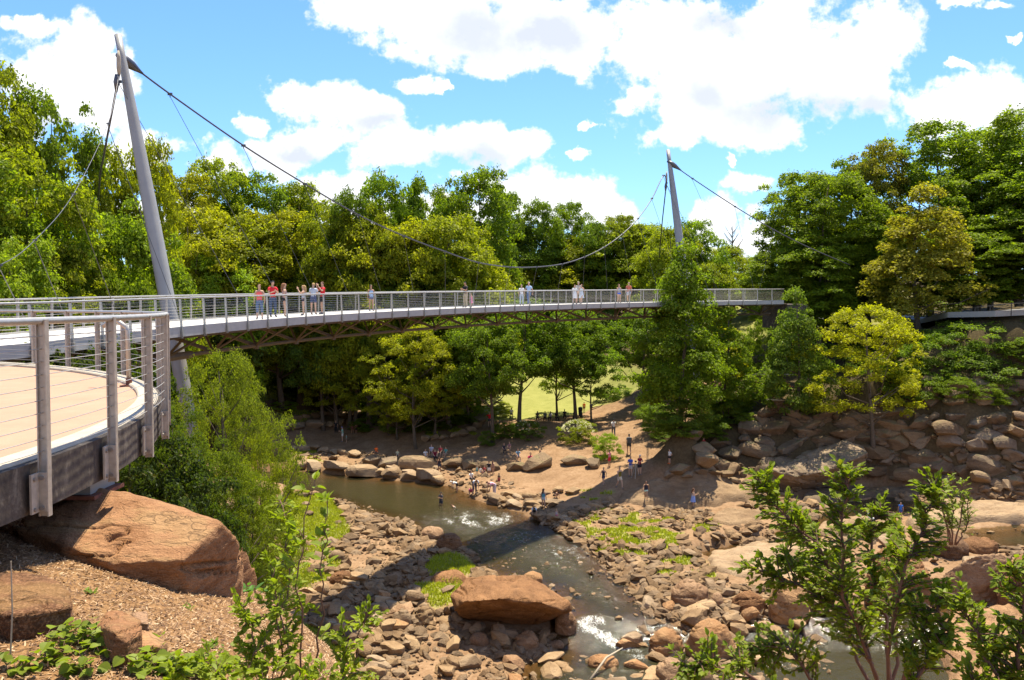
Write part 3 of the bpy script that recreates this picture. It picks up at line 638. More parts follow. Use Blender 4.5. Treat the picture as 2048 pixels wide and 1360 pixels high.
# rocks on the mulch
B = [D(0,1150,5.7), D(60,1142,5.7), D(110,1155,5.6), D(140,1180,5.45), D(145,1215,5.25), D(80,1222,5.1), D(20,1232,5.0), D(-60,1200,5.2), D(-60,1150,5.8)]
hull_rock('boulder', B + [dn(p, .5) for p in B], 'rounded brown boulder in the dark shade on the mulch bank', 'rock_near', 0.02, 0.02, fs=3)
Bq = [D(192,1250,5.0), D(215,1222,5.2), D(245,1222,5.2), D(282,1238,5.1), D(284,1262,4.9), D(255,1287,4.7), D(225,1262,4.7)]
hull_rock('boulder', Bq + [dn(p, .3) for p in Bq], 'squarish pale boulder among the ivy on the mulch', 'rock_near', 0.012, 0.012, fs=5)
Br = [D(275,1252,5.15), D(300,1260,5.15), D(337,1285,5.0), D(320,1294,4.9), D(270,1292,4.9)]
hull_rock('boulder', Br + [dn(p, .25) for p in Br], 'small flat grey rock leaning on the squarish pale boulder', 'rock_near', 0.012, 0.01, fs=5)
Bs = [D(262,1225,5.3), D(296,1218,5.35), D(300,1250,5.2), D(275,1245,5.2)]
hull_rock('boulder', Bs + [dn(p, .25) for p in Bs], 'small reddish pointed rock behind the squarish pale boulder', 'rock_near', 0.012, 0.01, fs=5)
Bt = [D(482,1090,9.2), D(498,1105,9.3), D(515,1150,9.5), D(490,1170,9.4), D(478,1120,9.1)]
hull_rock('boulder', Bt + [dn(p, 1.6) for p in Bt], 'dark rock tucked behind the end of the big rust boulder', 'rock_near', 0.03, 0.03)
# the big rock in the river
Zb = -0.7
Rk = [P(905,1205,.75), P(898,1190,.9), P(925,1168,1.35), P(935,1155,1.45), P(965,1153,1.6), P(1050,1152,1.35), P(1090,1170,1.25), P(1140,1203,1.2), P(1146,1220,.75), P(1060,1185,2.0), P(1000,1198,1.9), P(1080,1205,1.7), P(930,1203,1.5), P(1125,1222,1.0),
      P(910,1222,.5), D(945,1246,49.2), D(1020,1262,49.0), D(1080,1250,49.4), D(1130,1236,49.8), P(1120,1215,-.9), P(940,1200,-.9), P(960,1170,-.6)]
hull_rock('boulder', Rk, 'largest rust-brown overhanging rock standing in the middle of the river', 'rock_red', 0.09, 0.16, fs=0.7)
def hull_px(pts, base, label, mat='rock_red', **k):
    q = [P(a, b, z) for a, b, z in pts]; lowp = [np.array([p[0], p[1], base]) for p in q]
    return hull_rock('boulder', q + lowp, label, mat, k.get('vox', 0.09), k.get('amp', 0.12), fs=0.9)
def hull_hgt(cx, top, bot, x0, x1, label, mat='rock_red', lean=0.0, back=0.7, seed=0, base=None, **k):
    """boulder whose outline in the photo is x0..x1, top..bot, standing on the ground at its foot"""
    f = hit(cx, bot, 20, True); Y = f[1]; s = Y / F; r = np.random.default_rng(seed)
    W_ = (x1 - x0) * s; Hh = (bot - top) * s * 0.93; dpt = W_ * back; pts = []
    xc = f[0] + ((x0 + x1) / 2 - cx) * s
    for t in np.linspace(0, 2 * PI, 11)[:-1]:
        cx_, cy_ = math.cos(t), math.sin(t)
        for zz, rr in ((-0.4, .95), (0.25, 1.0 + r.uniform(-.05, .05)), (0.7, 0.88 + r.uniform(-.1, .08)), (1.0, 0.5 + r.uniform(-.15, .15))):
            pts.append((xc + rr * cx_ * W_ / 2 + lean * zz * Hh, Y + dpt * 0.42 + rr * cy_ * dpt / 2, f[2] + Hh * zz * (1 + r.uniform(-.1, .05) + 0.12 * cy_)))
    return hull_rock('boulder', pts, label, mat, k.get('vox', 0.08), k.get('amp', 0.10), fs=1.0)
hull_hgt(1080,1150,1176,1040,1088,'rounded tan rock top behind the largest river rock', seed=3)
hull_hgt(1420,1254,1320,1375,1478,'rounded mossy brown boulder in the stream left of the leafy shrub','rock_red', seed=4)
hull_hgt(1330,1268,1312,1298,1372,'tan boulder leaning beside the rounded mossy boulder', seed=5)
hull_hgt(1350,1325,1368,1312,1382,'tan boulder at the bottom edge of the picture in the stream', seed=6)
hull_hgt(1385,1170,1216,1342,1424,'round tan boulder overhanging wet stones on the far bank', seed=7)
hull_hgt(1445,1190,1215,1420,1450,'small tan boulder beside the round one over the wet stones', seed=27)
hull_hgt(1500,1190,1236,1462,1540,'long tilted flat-topped rock near the dark boulder', seed=8, back=.5)
hull_hgt(1585,1165,1250,1540,1630,'dark brown boulder half hidden behind the leafy shrub','rock_red', seed=9)
hull_hgt(1830,1110,1225,1740,1885,'broad brown boulder behind the leafy shrub beside the slanting one','rock_red', seed=10)
hull_px([(1850,1222,-.5),(1855,1195,.3),(1872,1160,1.2),(1915,1125,2.2),(1950,1108,2.7),(2008,1104,2.7),(2030,1130,2.0),(1995,1160,1.3),(1940,1232,-.8),(1900,1232,-.9)], -.9, 'orange slanting boulder rising above the white water')
hull_hgt(2060,1130,1225,2010,2120,'dark boulder behind the orange slanting boulder','rock_red', seed=11)
hull_hgt(1915,1075,1118,1868,1950,'dark low boulder below the thin shrub stems','rock_red', seed=12)
hull_hgt(1975,1082,1108,1930,2008,'small orange boulder between the pool and the slanting boulder', seed=13)
hull_rock('boulder', [D(1690,880,74), D(1725,893,74), D(1612,903,74), D(1572,935,73), D(1535,938,71.5), D(1590,955,70.3), D(1645,945,69.8), D(1700,922,70.2), D(1737,905,71.5), D(1545,985,73), D(1600,990,72.6), D(1680,972,73.3), D(1725,960,74.5), D(1560,1000,74)], 'massive layered boulder at the foot of the boulder wall', 'rock_wall', .09, .16, fs=.8)
hull_hgt(1555,920,985,1508,1570,'squat dark boulder left of the massive layered one','rock_wall', seed=15)
hull_hgt(1060,1272,1300,1025,1080,'smooth tan boulder at the foot of the largest river rock', seed=16)
hull_hgt(1136,1226,1272,1108,1156,'dark rounded rock under the overhanging right end of the largest river rock', seed=28)
hull_hgt(960,1272,1293,935,982,'smooth tan boulder left of the foot of the largest river rock', seed=17)
hull_hgt(1110,1285,1300,1092,1132,'dark flat-topped boulder at the water edge below the largest river rock', seed=18)
hull_hgt(845,1218,1252,825,868,'mossy brown boulder on the near gravel bar','rock', seed=19)
hull_hgt(800,1222,1252,782,826,'round brown boulder beside the mossy one on the near gravel bar','rock', seed=20)
hull_hgt(865,1058,1078,835,888,'flat tan rock where the gravel bar meets the rapids', seed=21)
hull_hgt(905,1072,1100,870,925,'rounded rock at the edge of the bridge shadow', seed=22)
hull_hgt(1200,1318,1338,1175,1240,'low smooth rock in the stream below the white water', seed=23)
hull_hgt(1395,1338,1372,1372,1432,'grey rock half under water at the bottom edge', 'rock', seed=24)
hull_hgt(680,1148,1170,655,712,'orange rock in the shaded gravel under the bridge shadow', seed=25)
hull_hgt(672,1105,1122,655,690,'brown boulder on the gravel beside the grass patch','rock', seed=26)

# scattered river stones: biggest as parts of the river bed, the rest as one mass
bed_ = tag(empty('riverbed', (0, 60, 0)), kind='structure')
gmi = gm
def samp(arr, x, y):
    i = np.clip(np.searchsorted(xs, x), 0, len(xs) - 1); j = np.clip(np.searchsorted(ys, y), 0, len(ys) - 1); return arr[j, i]
def bar(poly, n, smin, smax, pw, edge_pref=0.0, tmin=20, inwater=0.15):
    pg = polyg(poly, tmin); lo, hi = pg.min(0), pg.max(0); out = []
    while len(out) < n:
        X = RNG.uniform(lo[0], hi[0], 4000); Y = RNG.uniform(lo[1], hi[1], 4000)
        okk = sdist(X, Y, pg) < 0.3
        c = samp(cd2, X, Y); okk &= (c > -0.5) | (RNG.random(4000) < inwater * np.exp(c * 0.25))
        okk &= (samp(gmi, X, Y) < 0.3) | (RNG.random(4000) < 0.03)
        okk &= (sdist(X, Y, HALFG[0]) > 0) | (RNG.random(4000) < .22)
        for sp_ in SLABP: okk &= sdist(X, Y, sp_) > 0.15
        okk &= RNG.random(4000) < 0.35 + 1.3 * sst(fbm(X * .3, Y * .3, 400), -.25, .3)
        X, Y = X[okk], Y[okk]; s = smin + (smax - smin) * RNG.random(len(X)) ** pw
        Z = np.maximum(Hq(X, Y), np.where(samp(cd2, X, Y) < .6, zw(X, Y) - .35 * s, -99))
        out += [(x, y, z, k) for x, y, z, k in zip(X, Y, Z, s)]
    return out[:n]
BR = []
BR += bar([(560,985),(700,1005),(830,1050),(900,1090),(950,1120),(990,1150),(900,1200),(760,1260),(640,1250),(560,1150),(470,1060),(470,1000)], 4200, .07, .62, 7)
BR += bar([(640,1180),(760,1240),(900,1180),(930,1260),(1040,1270),(1130,1290),(1060,1330),(1010,1460),(560,1460),(480,1200)], 4200, .06, .58, 6.5)
BR += bar([(1110,1050),(1150,1030),(1210,1010),(1440,1050),(1560,1070),(1420,1120),(1450,1170),(1560,1180),(1600,1250),(1450,1260),(1300,1230),(1240,1160),(1180,1095)], 4200, .06, .58, 6.5, inwater=1.2)
BR += bar([(1080,1050),(1240,1000),(1330,1020),(1520,1010),(1530,1060),(1440,1050),(1220,1030),(1130,1060)], 500, .12, .6, 3)
BR += bar([(1290,1220),(1500,1250),(1650,1300),(1640,1460),(1280,1460),(1060,1360),(1080,1320),(1250,1330)], 620, .08, .6, 3, inwater=1.5)
BR += bar([(900,1080),(1200,1100),(1320,1240),(1150,1240),(960,1120)], 300, .05, .33, 4, inwater=4)
BR += bar([(1530,960),(1860,985),(2200,985),(2200,1010),(1860,1000),(1700,1000),(1640,1060),(1560,1050),(1500,1000)], 500, .12, .7, 3)
BR += bar([(1620,1080),(1900,1060),(2200,1060),(2200,1230),(1900,1240),(1600,1230)], 500, .1, .7, 4)
BR += bar([(570,915),(700,945),(900,965),(990,1005),(1110,1045),(1100,1000),(1000,960),(900,925),(700,905),(570,890)], 520, .09, .6, 4)
BR.sort(key=lambda r: -r[3] / (r[1] ** 1.0))
rg = tag(empty('gravel_bars', (0, 0, 0)), kind='structure')
for x, y, z, s in BR[:285]:
    if s * F / y > 6:
        s2 = s * 1.25
        put_rock('stone', (x, y, z), (2 * s2 * random.uniform(.8, 1.35), 2 * s2 * random.uniform(.6, 1.0), 1.2 * s2 * random.uniform(.7, 1.15)), 'rock' if random.random() < .8 else 'rock_red', rg, 0.3, 0.3, rz=random.uniform(0, 6))
rest = BR[285:]
rock_mass('river_stones', [r[:3] for r in rest], [r[3] for r in rest], 'rock', rg)
bpy.data.objects.remove(bed_)

# stone rows: seats and bank edges, boulder walls
def row(name, pts, hpx, label, cat, mat='rock', wmul=1.15, jit=0.15, group=None, n=None, flat=1.0):
    e = empty(name, tuple(hit(pts[len(pts) // 2][0], pts[len(pts) // 2][1], 20))); tag(e, label, cat, group)
    bpy.context.view_layer.update(); Mi = np.array(e.matrix_world.translation)
    seg = [hit(a, b, 20) for a, b in pts]
    for k in range(len(seg) - 1):
        a, b = seg[k], seg[k + 1]; L = np.linalg.norm((b - a)[:2]); hm = hpx * a[1] / F
        m = max(1, int(round(L / (hm * 1.9)))); dr = math.atan2(b[1] - a[1], b[0] - a[0])
        for q in range(m):
            c = a + (b - a) * (q + 0.5) / m; c[2] = H2(c[0], c[1]); hh = hm * random.uniform(.75, 1.3)
            o = put_rock('stone', (c[0] - Mi[0] + random.uniform(-.1, .1), c[1] - Mi[1] + random.uniform(-.15, .15), c[2] - Mi[2]),
                         (L / m * wmul * random.uniform(.85, 1.15), hh * 1.3 * random.uniform(.9, 1.3), hh * flat), mat, e, 0.15, 0.25, rz=dr + random.uniform(-.2, .2))
    return e
def H2(x, y): return float(Hq(x, y)[0])
row('seat_wall', [(730,925),(800,938),(880,932),(960,938),(1050,940),(1110,932),(1170,928),(1200,935)], 30, 'row of big grey-brown seat stones with people sitting on it', 'stone wall', 'rock_wall')
row('stone_edging', [(590,935),(640,945),(700,950),(760,955),(830,962),(880,960)], 26, 'line of large pale stones along the edge of the pool', 'stone edging', 'slab')
row('stone_edging', [(740,948),(800,950),(860,955),(880,975)], 22, 'second line of rounded stones above the pool edge', 'stone edging', 'rock')
row('stone_edging', [(840,885),(880,880),(920,872),(950,858),(968,845)], 14, 'low stone edging between the green bed and the sloping path', 'stone edging', 'slab')
row('stone_edging', [(560,865),(610,850),(650,860),(690,845),(735,850)], 17, 'low stones on the far left bank under the slender tree', 'stone edging', 'slab')
row('stone_edging', [(560,845),(600,838),(650,830),(700,832),(730,830)], 14, 'upper tier of stones on the far left bank', 'stone edging', 'slab')
row('stone_edging', [(575,905),(620,900),(680,908),(720,915)], 15, 'stones around the small grass tuft on the left beach', 'stone edging', 'slab')
row('stone_edging', [(980,1000),(1010,1008),(1040,1020),(1080,1010),(1130,1005)], 20, 'broken rocks where the beach meets the rapids', 'stone edging', 'rock')
row('stone_edging', [(1000,990),(1050,1000),(1100,985),(1160,985)], 15, 'second broken row of rocks above the rapids', 'stone edging', 'rock')
row('stone_edging', [(1060,1035),(1120,1045),(1180,1020),(1240,1015)], 18, 'rocks on the shaded shore under the bridge shadow', 'stone edging', 'rock')
row('stone_edging', [(1340,945),(1380,948),(1430,945),(1470,940)], 34, 'tilted grey blocks at the left end of the boulder wall', 'stone wall', 'rock_wall')
row('stone_edging', [(1395,925),(1440,918),(1490,908),(1525,890)], 30, 'tilted grey blocks between the reclining woman and the boulder wall', 'stone wall', 'rock_wall')
row('stone_edging', [(1330,955),(1385,960),(1440,955),(1500,968)], 16, 'small broken blocks along the upper edge of the broad bedrock slab', 'stone wall', 'rock_wall')
row('stone_edging', [(1380,905),(1420,900),(1470,890),(1500,880)], 26, 'grey blocks above the left end of the boulder wall with a woman in red', 'stone wall', 'rock_wall')

wl = empty('boulder_wall', tuple(hit(1760, 955, 20))); tag(wl, 'long wall of piled brown boulders on the far bank behind the yellow tree', 'boulder wall')
wo = np.array(wl.location)
rowsb = [(958,30),(938,34),(916,34),(894,32),(872,32),(852,30),(836,26)]
for r_, (yy, hp) in enumerate(rowsb):
    x = 1478 + (r_ % 2) * 25 + max(0, (3 - r_)) * 8
    while x < 2110:
        wpx = random.uniform(38, 92); cx = x + wpx / 2
        if not (1575 < cx < 1735 and yy > 900):
            p = hit(cx + random.uniform(-6, 6), yy + random.uniform(-7, 7) + (6 if cx > 1800 else 0), 40); s = p[1] / F
            hh = hp * s * random.uniform(.9, 1.45)
            put_rock('boulder', (p[0] - wo[0], p[1] - wo[1] + .3, p[2] - wo[2] - .25 * hh), (wpx * s * 1.28, 1.5 * random.uniform(.8, 1.3), hh * .95), 'rock_wall', wl, 0.42, 0.15, rz=random.uniform(-.6, .6))
        x += wpx * 0.92
for r_ in range(230):
    cx = random.uniform(1480, 2100); yy = random.uniform(830, 965); p = hit(cx, yy, 40); s = p[1] / F
    if r_ < 150: put_rock('boulder', (p[0] - wo[0], p[1] - wo[1], p[2] - wo[2]), (random.uniform(12, 34) * s, random.uniform(.4, .8), random.uniform(10, 18) * s), 'rock_wall', wl, 0.5, 0.3)
up = empty('boulder_wall', tuple(hit(1950, 800, 20))); tag(up, 'upper dry wall of flat grey boulders behind the hedge', 'boulder wall')
wo = np.array(up.location)
for yy in (806, 791, 776, 761):
    x = 1842
    while x < 2120:
        wpx = random.uniform(40, 75); p = hit(x + wpx / 2, yy, 40); s = p[1] / F
        put_rock('boulder', (p[0] - wo[0], p[1] - wo[1] + .4, p[2] - wo[2] - .2), (wpx * s * 1.16, 1.9, 27 * s * random.uniform(.9, 1.2)), 'rock_wall', up, 0.08, 0.25, rz=random.uniform(-.1, .1)); x += wpx

# mortared stone wall beside the path and a second one further up
def stone_wall(x0, x1, ytop, ybot, label, cy=None):
    a = hit(x0, ybot, 40); b = hit(x1, ybot, 40); Y = (a[1] + b[1]) / 2; s = Y / F
    hgt = (ybot - ytop) * s; L = (x1 - x0) * s; X0 = (x0 - 1024) * s; zb = min(a[2], b[2]) - .1
    e = empty('stone_wall', (X0, Y, zb)); tag(e, label, 'stone wall')
    mb = MB(); mb.box((L / 2, 0.22, hgt / 2), (L - .06, 0.34, hgt)); mb.obj('wall_core', M['rock_wall'], e)
    cp = MB(); cp.box((L / 2, 0.2, hgt + 0.05), (L + .1, 0.5, 0.1)); cp.obj('coping', M['curb'], e)
    z = 0.0; protos = [mesh_np('block', *(lambda V, Fc: (V, Fc))(*R1[k]), M['rock_wall']) for k in range(4)]; cnt = 0
    while z < hgt - .08:
        h_ = random.uniform(.14, .2); x = 0
        while x < L - .1:
            w_ = random.uniform(.22, .5)
            o = link('stone', protos[random.randrange(4)], e, (x + w_ / 2, 0.04, z + h_ / 2)); o.scale = (w_ / 2 * 1.02, .09, h_ / 2 * 1.02); x += w_; cnt += 1
        z += h_
    return e
stone_wall(1540, 1662, 797, 822, 'low mortared stone wall with pale coping above the boulders')
stone_wall(1495, 1592, 744, 762, 'distant low stone wall with pale coping behind the red roses')
# ------------------------------------------------------------------ trees and plants
def leaf_cards(C_, N_, size, r, fold=0.25, aspect=0.62):
    """rhombic folded leaves at centres C_ with normals N_"""
    n = len(C_); N_ = N_ / (np.linalg.norm(N_, axis=1)[:, None] + 1e-9)
    t = r.normal(size=(n, 3)); t -= (t * N_).sum(1)[:, None] * N_; t /= np.linalg.norm(t, axis=1)[:, None] + 1e-9
    b = np.cross(N_, t); s = size * r.uniform(0.65, 1.35, n)[:, None]
    a0 = C_ - t * s * .5; a1 = C_ + b * s * aspect * .5 + N_ * s * fold * .5; a2 = C_ + t * s * .5; a3 = C_ - b * s * aspect * .5 + N_ * s * fold * .5
    V = np.stack([a0, a1, a2, a3], 1).reshape(-1, 3); i = np.arange(n) * 4
    return V, np.stack([i, i + 1, i + 2, i + 3], 1)
def rdir(r, n):
    v = r.normal(size=(n, 3)); return v / np.linalg.norm(v, axis=1)[:, None]
def crown_mesh(name, seed, R, z0, z1, prof, nclump, crad, nleaf, lsize, inner=0.25, mat='tree', up=0.55):
    r = np.random.default_rng(seed); Cs = []
    ph = r.uniform(0, 6.28, 6)
    while len(Cs) < nclump:
        t = r.random(); a = r.uniform(0, 2 * PI)
        rr = prof(t) * R * (1 + 0.22 * math.sin(3 * a + ph[0] + 4 * t) + 0.15 * math.sin(5 * a + ph[1] - 7 * t))
        if r.random() > 0.25 + prof(t): continue
        q = math.sqrt(r.random()) if r.random() < inner else r.uniform(.78, 1.04)
        c = np.array([rr * q * math.cos(a), rr * q * math.sin(a), z0 + (z1 - z0) * t])
        if len(Cs) > 8 and min(np.linalg.norm(c - k) for k in Cs) < crad * 0.55 and r.random() < .8: continue
        Cs.append(c)
    Cs.append(np.array([0, 0, z1 - crad * .5])); PL, PN = [], []
    for c in Cs:
        k = crad * r.uniform(.6, 1.3); m = int(nleaf * (k / crad) ** 2)
        d = rdir(r, m); d[:, 2] = np.where(d[:, 2] < -0.2, -d[:, 2] * .6, d[:, 2])
        rad = r.uniform(.45, 1.05, m) ** 0.6
        lump = 1 + 0.3 * np.sin(d[:, 0] * 5 + c[0]) * np.sin(d[:, 1] * 5 + c[1] * 2) * np.cos(d[:, 2] * 4)
        p = c + d * (k * rad * lump)[:, None] * np.array([1.0, 1.0, .95])
        out = c * [1, 1, 0]; out = out / (np.linalg.norm(out) + 1e-6)
        n = d * .55 + out * .25 + np.array([0, 0, up]) + r.normal(size=(m, 3)) * .55
        PL.append(p); PN.append(n)
    V, Q = leaf_cards(np.concatenate(PL), np.concatenate(PN), lsize, r)
    return mesh_np(name, V, Q, LM[mat]), Cs
def trunk_mesh(name, seed, Hh, r0, Cs, nl=9, mat='bark', lean=0.3):
    r = np.random.default_rng(seed); mb = MB(); n = 9
    zz = np.linspace(-0.6, Hh * .93, n); ax = np.stack([lean * np.sin(zz * .35 + seed), lean * np.cos(zz * .3 + seed) - lean, zz], 1)
    rad = r0 * (1 - .9 * (np.clip(zz, 0, None) / Hh)) ; rad[0] *= 1.5; rad[1] *= 1.1
    mb.tube(ax, rad, 8)
    for k in r.permutation(len(Cs))[:nl]:
        c = Cs[k]; zb = max(Hh * .16, min(c[2] - np.hypot(c[0], c[1]) * .75, Hh * .85)); f = np.interp(zb, zz, np.arange(n)); b = np.array([np.interp(zb, zz, ax[:, 0]), np.interp(zb, zz, ax[:, 1]), zb])
        rr = np.interp(zb, zz, rad) * .5; mid = (b + c) / 2 + np.array([0, 0, -.15 * np.hypot(c[0], c[1])]) + r.normal(size=3) * .15
        mb.tube([b, mid, c], [rr, rr * .65, rr * .2], 5)
    return mb.mesh(name, M[mat], True)
ov = lambda t: (max(0, 1 - abs(2 * t - .85) ** 2.6 / 1.5)) ** .6 if t < .95 else .35
def prof_oval(t): return max(0.12, (1 - (abs(t - .42) / .6) ** 2.4)) ** .62
def prof_cone(t): return max(0.06, 1.05 * (1 - t) ** .75 * min(1, .55 + 2.6 * t))
def prof_tall(t): return max(0.15, (1 - (abs(t - .5) / .56) ** 3)) ** .6
TP = {}
def proto(key, seed, Hh, R, z0, prof, ncl, cr, nl, ls, r0=.2, nlimb=9, **k):
    cm, Cs = crown_mesh('crown_' + key, seed, R, z0, Hh - cr * .5, prof, ncl, cr, nl, ls, **k)
    TP[key] = (cm, trunk_mesh('trunk_' + key, seed, Hh, r0, Cs, nlimb), Hh, R + cr * .45)
for q in range(4): proto('oval%d' % q, 11 + q, 14, 4.0, 3.2, prof_oval, 150, .90, 190, .25, r0=.22)
for q in range(3): proto('tall%d' % q, 31 + q, 22, 4.6, 4.5, prof_tall, 210, 1.05, 190, .30, r0=.3)
for q in range(2): proto('cone%d' % q, 51 + q, 12, 3.6, 1.2, prof_cone, 150, .75, 170, .21, r0=.18)
for q in range(3): proto('low%d' % q, 61 + q, 5, 2.6, 0.3, prof_oval, 70, .6, 190, .17, r0=.08, nlimb=8)
for q in range(2): proto('slim%d' % q, 71 + q, 7.5, 2.3, 2.2, prof_oval, 75, .52, 150, .17, r0=.10, nlimb=14)
for q in range(2): proto('bole%d' % q, 91 + q, 13, 4.2, 5.2, prof_oval, 130, .85, 190, .24, r0=.24)
proto('airy', 85, 10, 3.3, 2.6, prof_oval, 170, .5, 130, .16, r0=.14, nlimb=24, inner=.4)
proto('fine', 81, 9, 4.2, 0.4, prof_oval, 230, .55, 240, .10, r0=.2, nlimb=26, inner=.35)
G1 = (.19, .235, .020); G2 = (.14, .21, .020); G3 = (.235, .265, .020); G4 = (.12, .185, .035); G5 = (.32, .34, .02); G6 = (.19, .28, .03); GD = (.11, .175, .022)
def tree(key, px, top, width, Y, col, label, group=None, base=None, cat='tree', name='tree', zs=None, rz=None, foot=None):
    cm, tm, Hh, R = TP[key]; X = (px - 1024) * Y / F * (1 / (math.cos(TH))) * .998
    bz = H2(X, Y) if base is None else base
    zt = D(px, top, Y)[2]; sc = (zt - bz) / Hh; sw = width / 2 * Y / F / R
    e = empty(name, (X, Y, bz - .05), rz=random.uniform(0, 6.28) if rz is None else rz); e.scale = (sw, sw, sc)
    tag(e, label, cat, group)
    t = link('trunk', tm, e); c = link('crown', cm, e)
    v = random.uniform(.9, 1.1); c.color = (col[0] * v, col[1] * v * random.uniform(.96, 1.04), col[2] * v, 1); return e
LMK = [(0,'the left frame edge'),(110,'the jagged-topped tree'),(200,'the backstay cables'),(270,'the near mast'),(345,'the foot of the near mast'),(430,'the tall left tree tops'),(520,'the woman in coral'),(570,'the ponytailed woman'),(645,'the boy in red'),(742,'the lone woman in light blue'),(820,'the third span hanger'),(931,'the man in black'),(1000,'the sagging main cable'),(1058,'the older couple'),(1110,'the middle of the bridge'),(1157,'the trio in white'),(1200,'the rising main cable'),(1248,'the couple nearest the far mast'),(1300,'the pointed tree'),(1368,'the far mast'),(1430,'the bare dead tree'),(1500,'the end of the bridge'),(1580,'the grey-green conical tree'),(1640,'the hillside path start'),(1735,'the yellow-green tree'),(1845,'the rust-tinged tree'),(1930,'the clipped hedge'),(2048,'the right frame edge')]
USED = set()
def uniq(kind, px, top, col, grp):
    tone = 'deep green' if sum(col) < .31 else ('yellow-green' if col[0] > col[1] * .95 else ('fresh green' if col[1] > .24 else 'mid green'))
    lm = min(LMK, key=lambda l: abs(l[0] - px))[1]; pos = 'behind' if 'wood' in kind else 'below'
    for w_ in ('', 'taller ', 'shorter ', 'broad ', 'narrow ', 'smaller ', 'denser ', 'lower '):
        l = f'{w_}{tone} {kind} {pos} {lm}'
        if l not in USED: USED.add(l); return l
    return l
def tk(a): return a + str(random.randrange({'oval': 4, 'tall': 3, 'cone': 2, 'low': 3, 'slim': 2}[a]))
# left wood behind the bridge
LW = 'tall trees in the wood at the left'
for (px, top, wd, Y, col, lb) in [
    (0,115,150,52,G1,'very tall leafy tree at the left edge of the picture'), (112,188,150,55,G2,'tall broadleaf tree left of the near mast with a jagged top'),
    (-120,150,280,48,G1,None), (205,285,130,58,G1,'medium tree just left of the near mast under the backstay cables'), (300,282,120,60,G3,'yellow-green tree top directly behind the near mast'),
    (60,300,210,44,G1,'sunlit leafy tree low at the left above the bridge rail'), (180,380,190,47,G6,'light green tree in front of the left wood between mast and frame edge'), (275,440,170,49,G2,None), (-40,330,200,42,G2,None),
    (380,345,110,62,G3,'tree with orange-tinged top right of the near mast'), (440,318,110,66,G1,'tallest tree between the near mast and the second cable clamp'), (520,345,130,68,G2,'dark tree top crossed by the main cable'), (600,365,120,70,G1,'tree with small leaning crown above the group in red shirts'),
    (380,420,180,56,G3,None),(480,430,170,60,G1,None),(560,420,160,64,G3,None),(640,400,130,72,G1,None),(430,510,150,55,G6,'bright low tree behind the bridge rail right of the mast'),
    (330,490,130,52,G1,None),(120,480,180,44,G1,None),(225,520,140,46,G2,None),(20,480,170,40,G6,None),(520,520,140,62,G1,None),(600,490,150,68,G2,None),(660,500,120,75,G1,None)]:
    if px >= 380: Y = Y + 38
    tree(tk('tall') if (wd > 140 or top < 330 or (px >= 380 and top < 430)) else tk('oval'), px, top, wd * 1.2, Y, col, lb or uniq('tree in the left wood', px, top, col, LW), LW if lb is None else None)
# skyline trees behind the lawn
BW = 'trees of the far wood'
for (px, top, wd, Y, col, lb) in [
    (705,385,90,100,GD,'dark rounded tree top on the skyline crossed by the sagging cable'), (770,350,100,104,G2,'upright bright tree on the skyline left of the middle'), (850,362,95,108,G2,'narrow tree top on the skyline between two taller ones'),
    (960,338,120,108,G2,'highest tree on the middle skyline'), (1015,385,80,112,GD,None), (1085,402,70,116,G2,'pair-topped slim tree on the skyline right of the highest one'), (1140,404,70,118,G2,None),
    (905,385,80,112,G1,None),(810,400,90,106,GD,None),(735,410,90,100,G1,None),(1190,440,80,126,GD,None),(1240,430,80,124,G1,'yellowish round tree top left of the far mast'),(1290,445,90,112,G1,None),
    (670,420,110,88,G1,None),(740,440,140,90,G3,'yellow-green wide tree in the middle of the wood'),(820,440,150,94,G3,None),(900,430,150,98,G1,None),(980,440,130,100,G1,None),(1060,450,140,102,GD,None),(1130,470,120,106,G1,None),(1200,470,120,108,G3,None),
    (700,500,130,84,G3,'round ochre-green tree above the bridge left of centre'),(780,480,120,90,G1,None),(860,490,110,92,GD,'dark blue-green tree behind the bridge in the middle'),(640,520,110,80,G4,None),
    (755,530,110,86,G2,None),(940,495,150,92,G3,'bright yellow-green tree behind the middle of the bridge'),(1060,512,150,98,G3,'pale feathery yellow-green tree behind the bridge'),(1160,520,110,96,G6,'fresh green round tree behind the couple in white'),
    (1255,445,150,100,G1,'large dark olive tree left of the far mast behind the bridge'),(1340,450,110,106,G1,'leafy tree immediately behind the far mast'),(1395,440,100,108,G2,'tree just right of the far mast'),(1300,470,110,98,G2,None),
    (1450,490,90,112,G1,'olive tree below the bare dead tree'),(1490,520,70,116,G3,None),(1420,520,90,104,G1,None),(1525,540,70,112,G1,None)]:
    if 960 < px < 1330: Y = max(Y, 138 + (px % 7))
    elif px < 960: Y = max(Y, 100 + (px % 5))
    tree(tk('tall') if top < 440 else tk('oval'), px, top, wd * 1.25, Y, col, lb or uniq('tree of the far wood', px, top, col, BW), BW if lb is None else None)
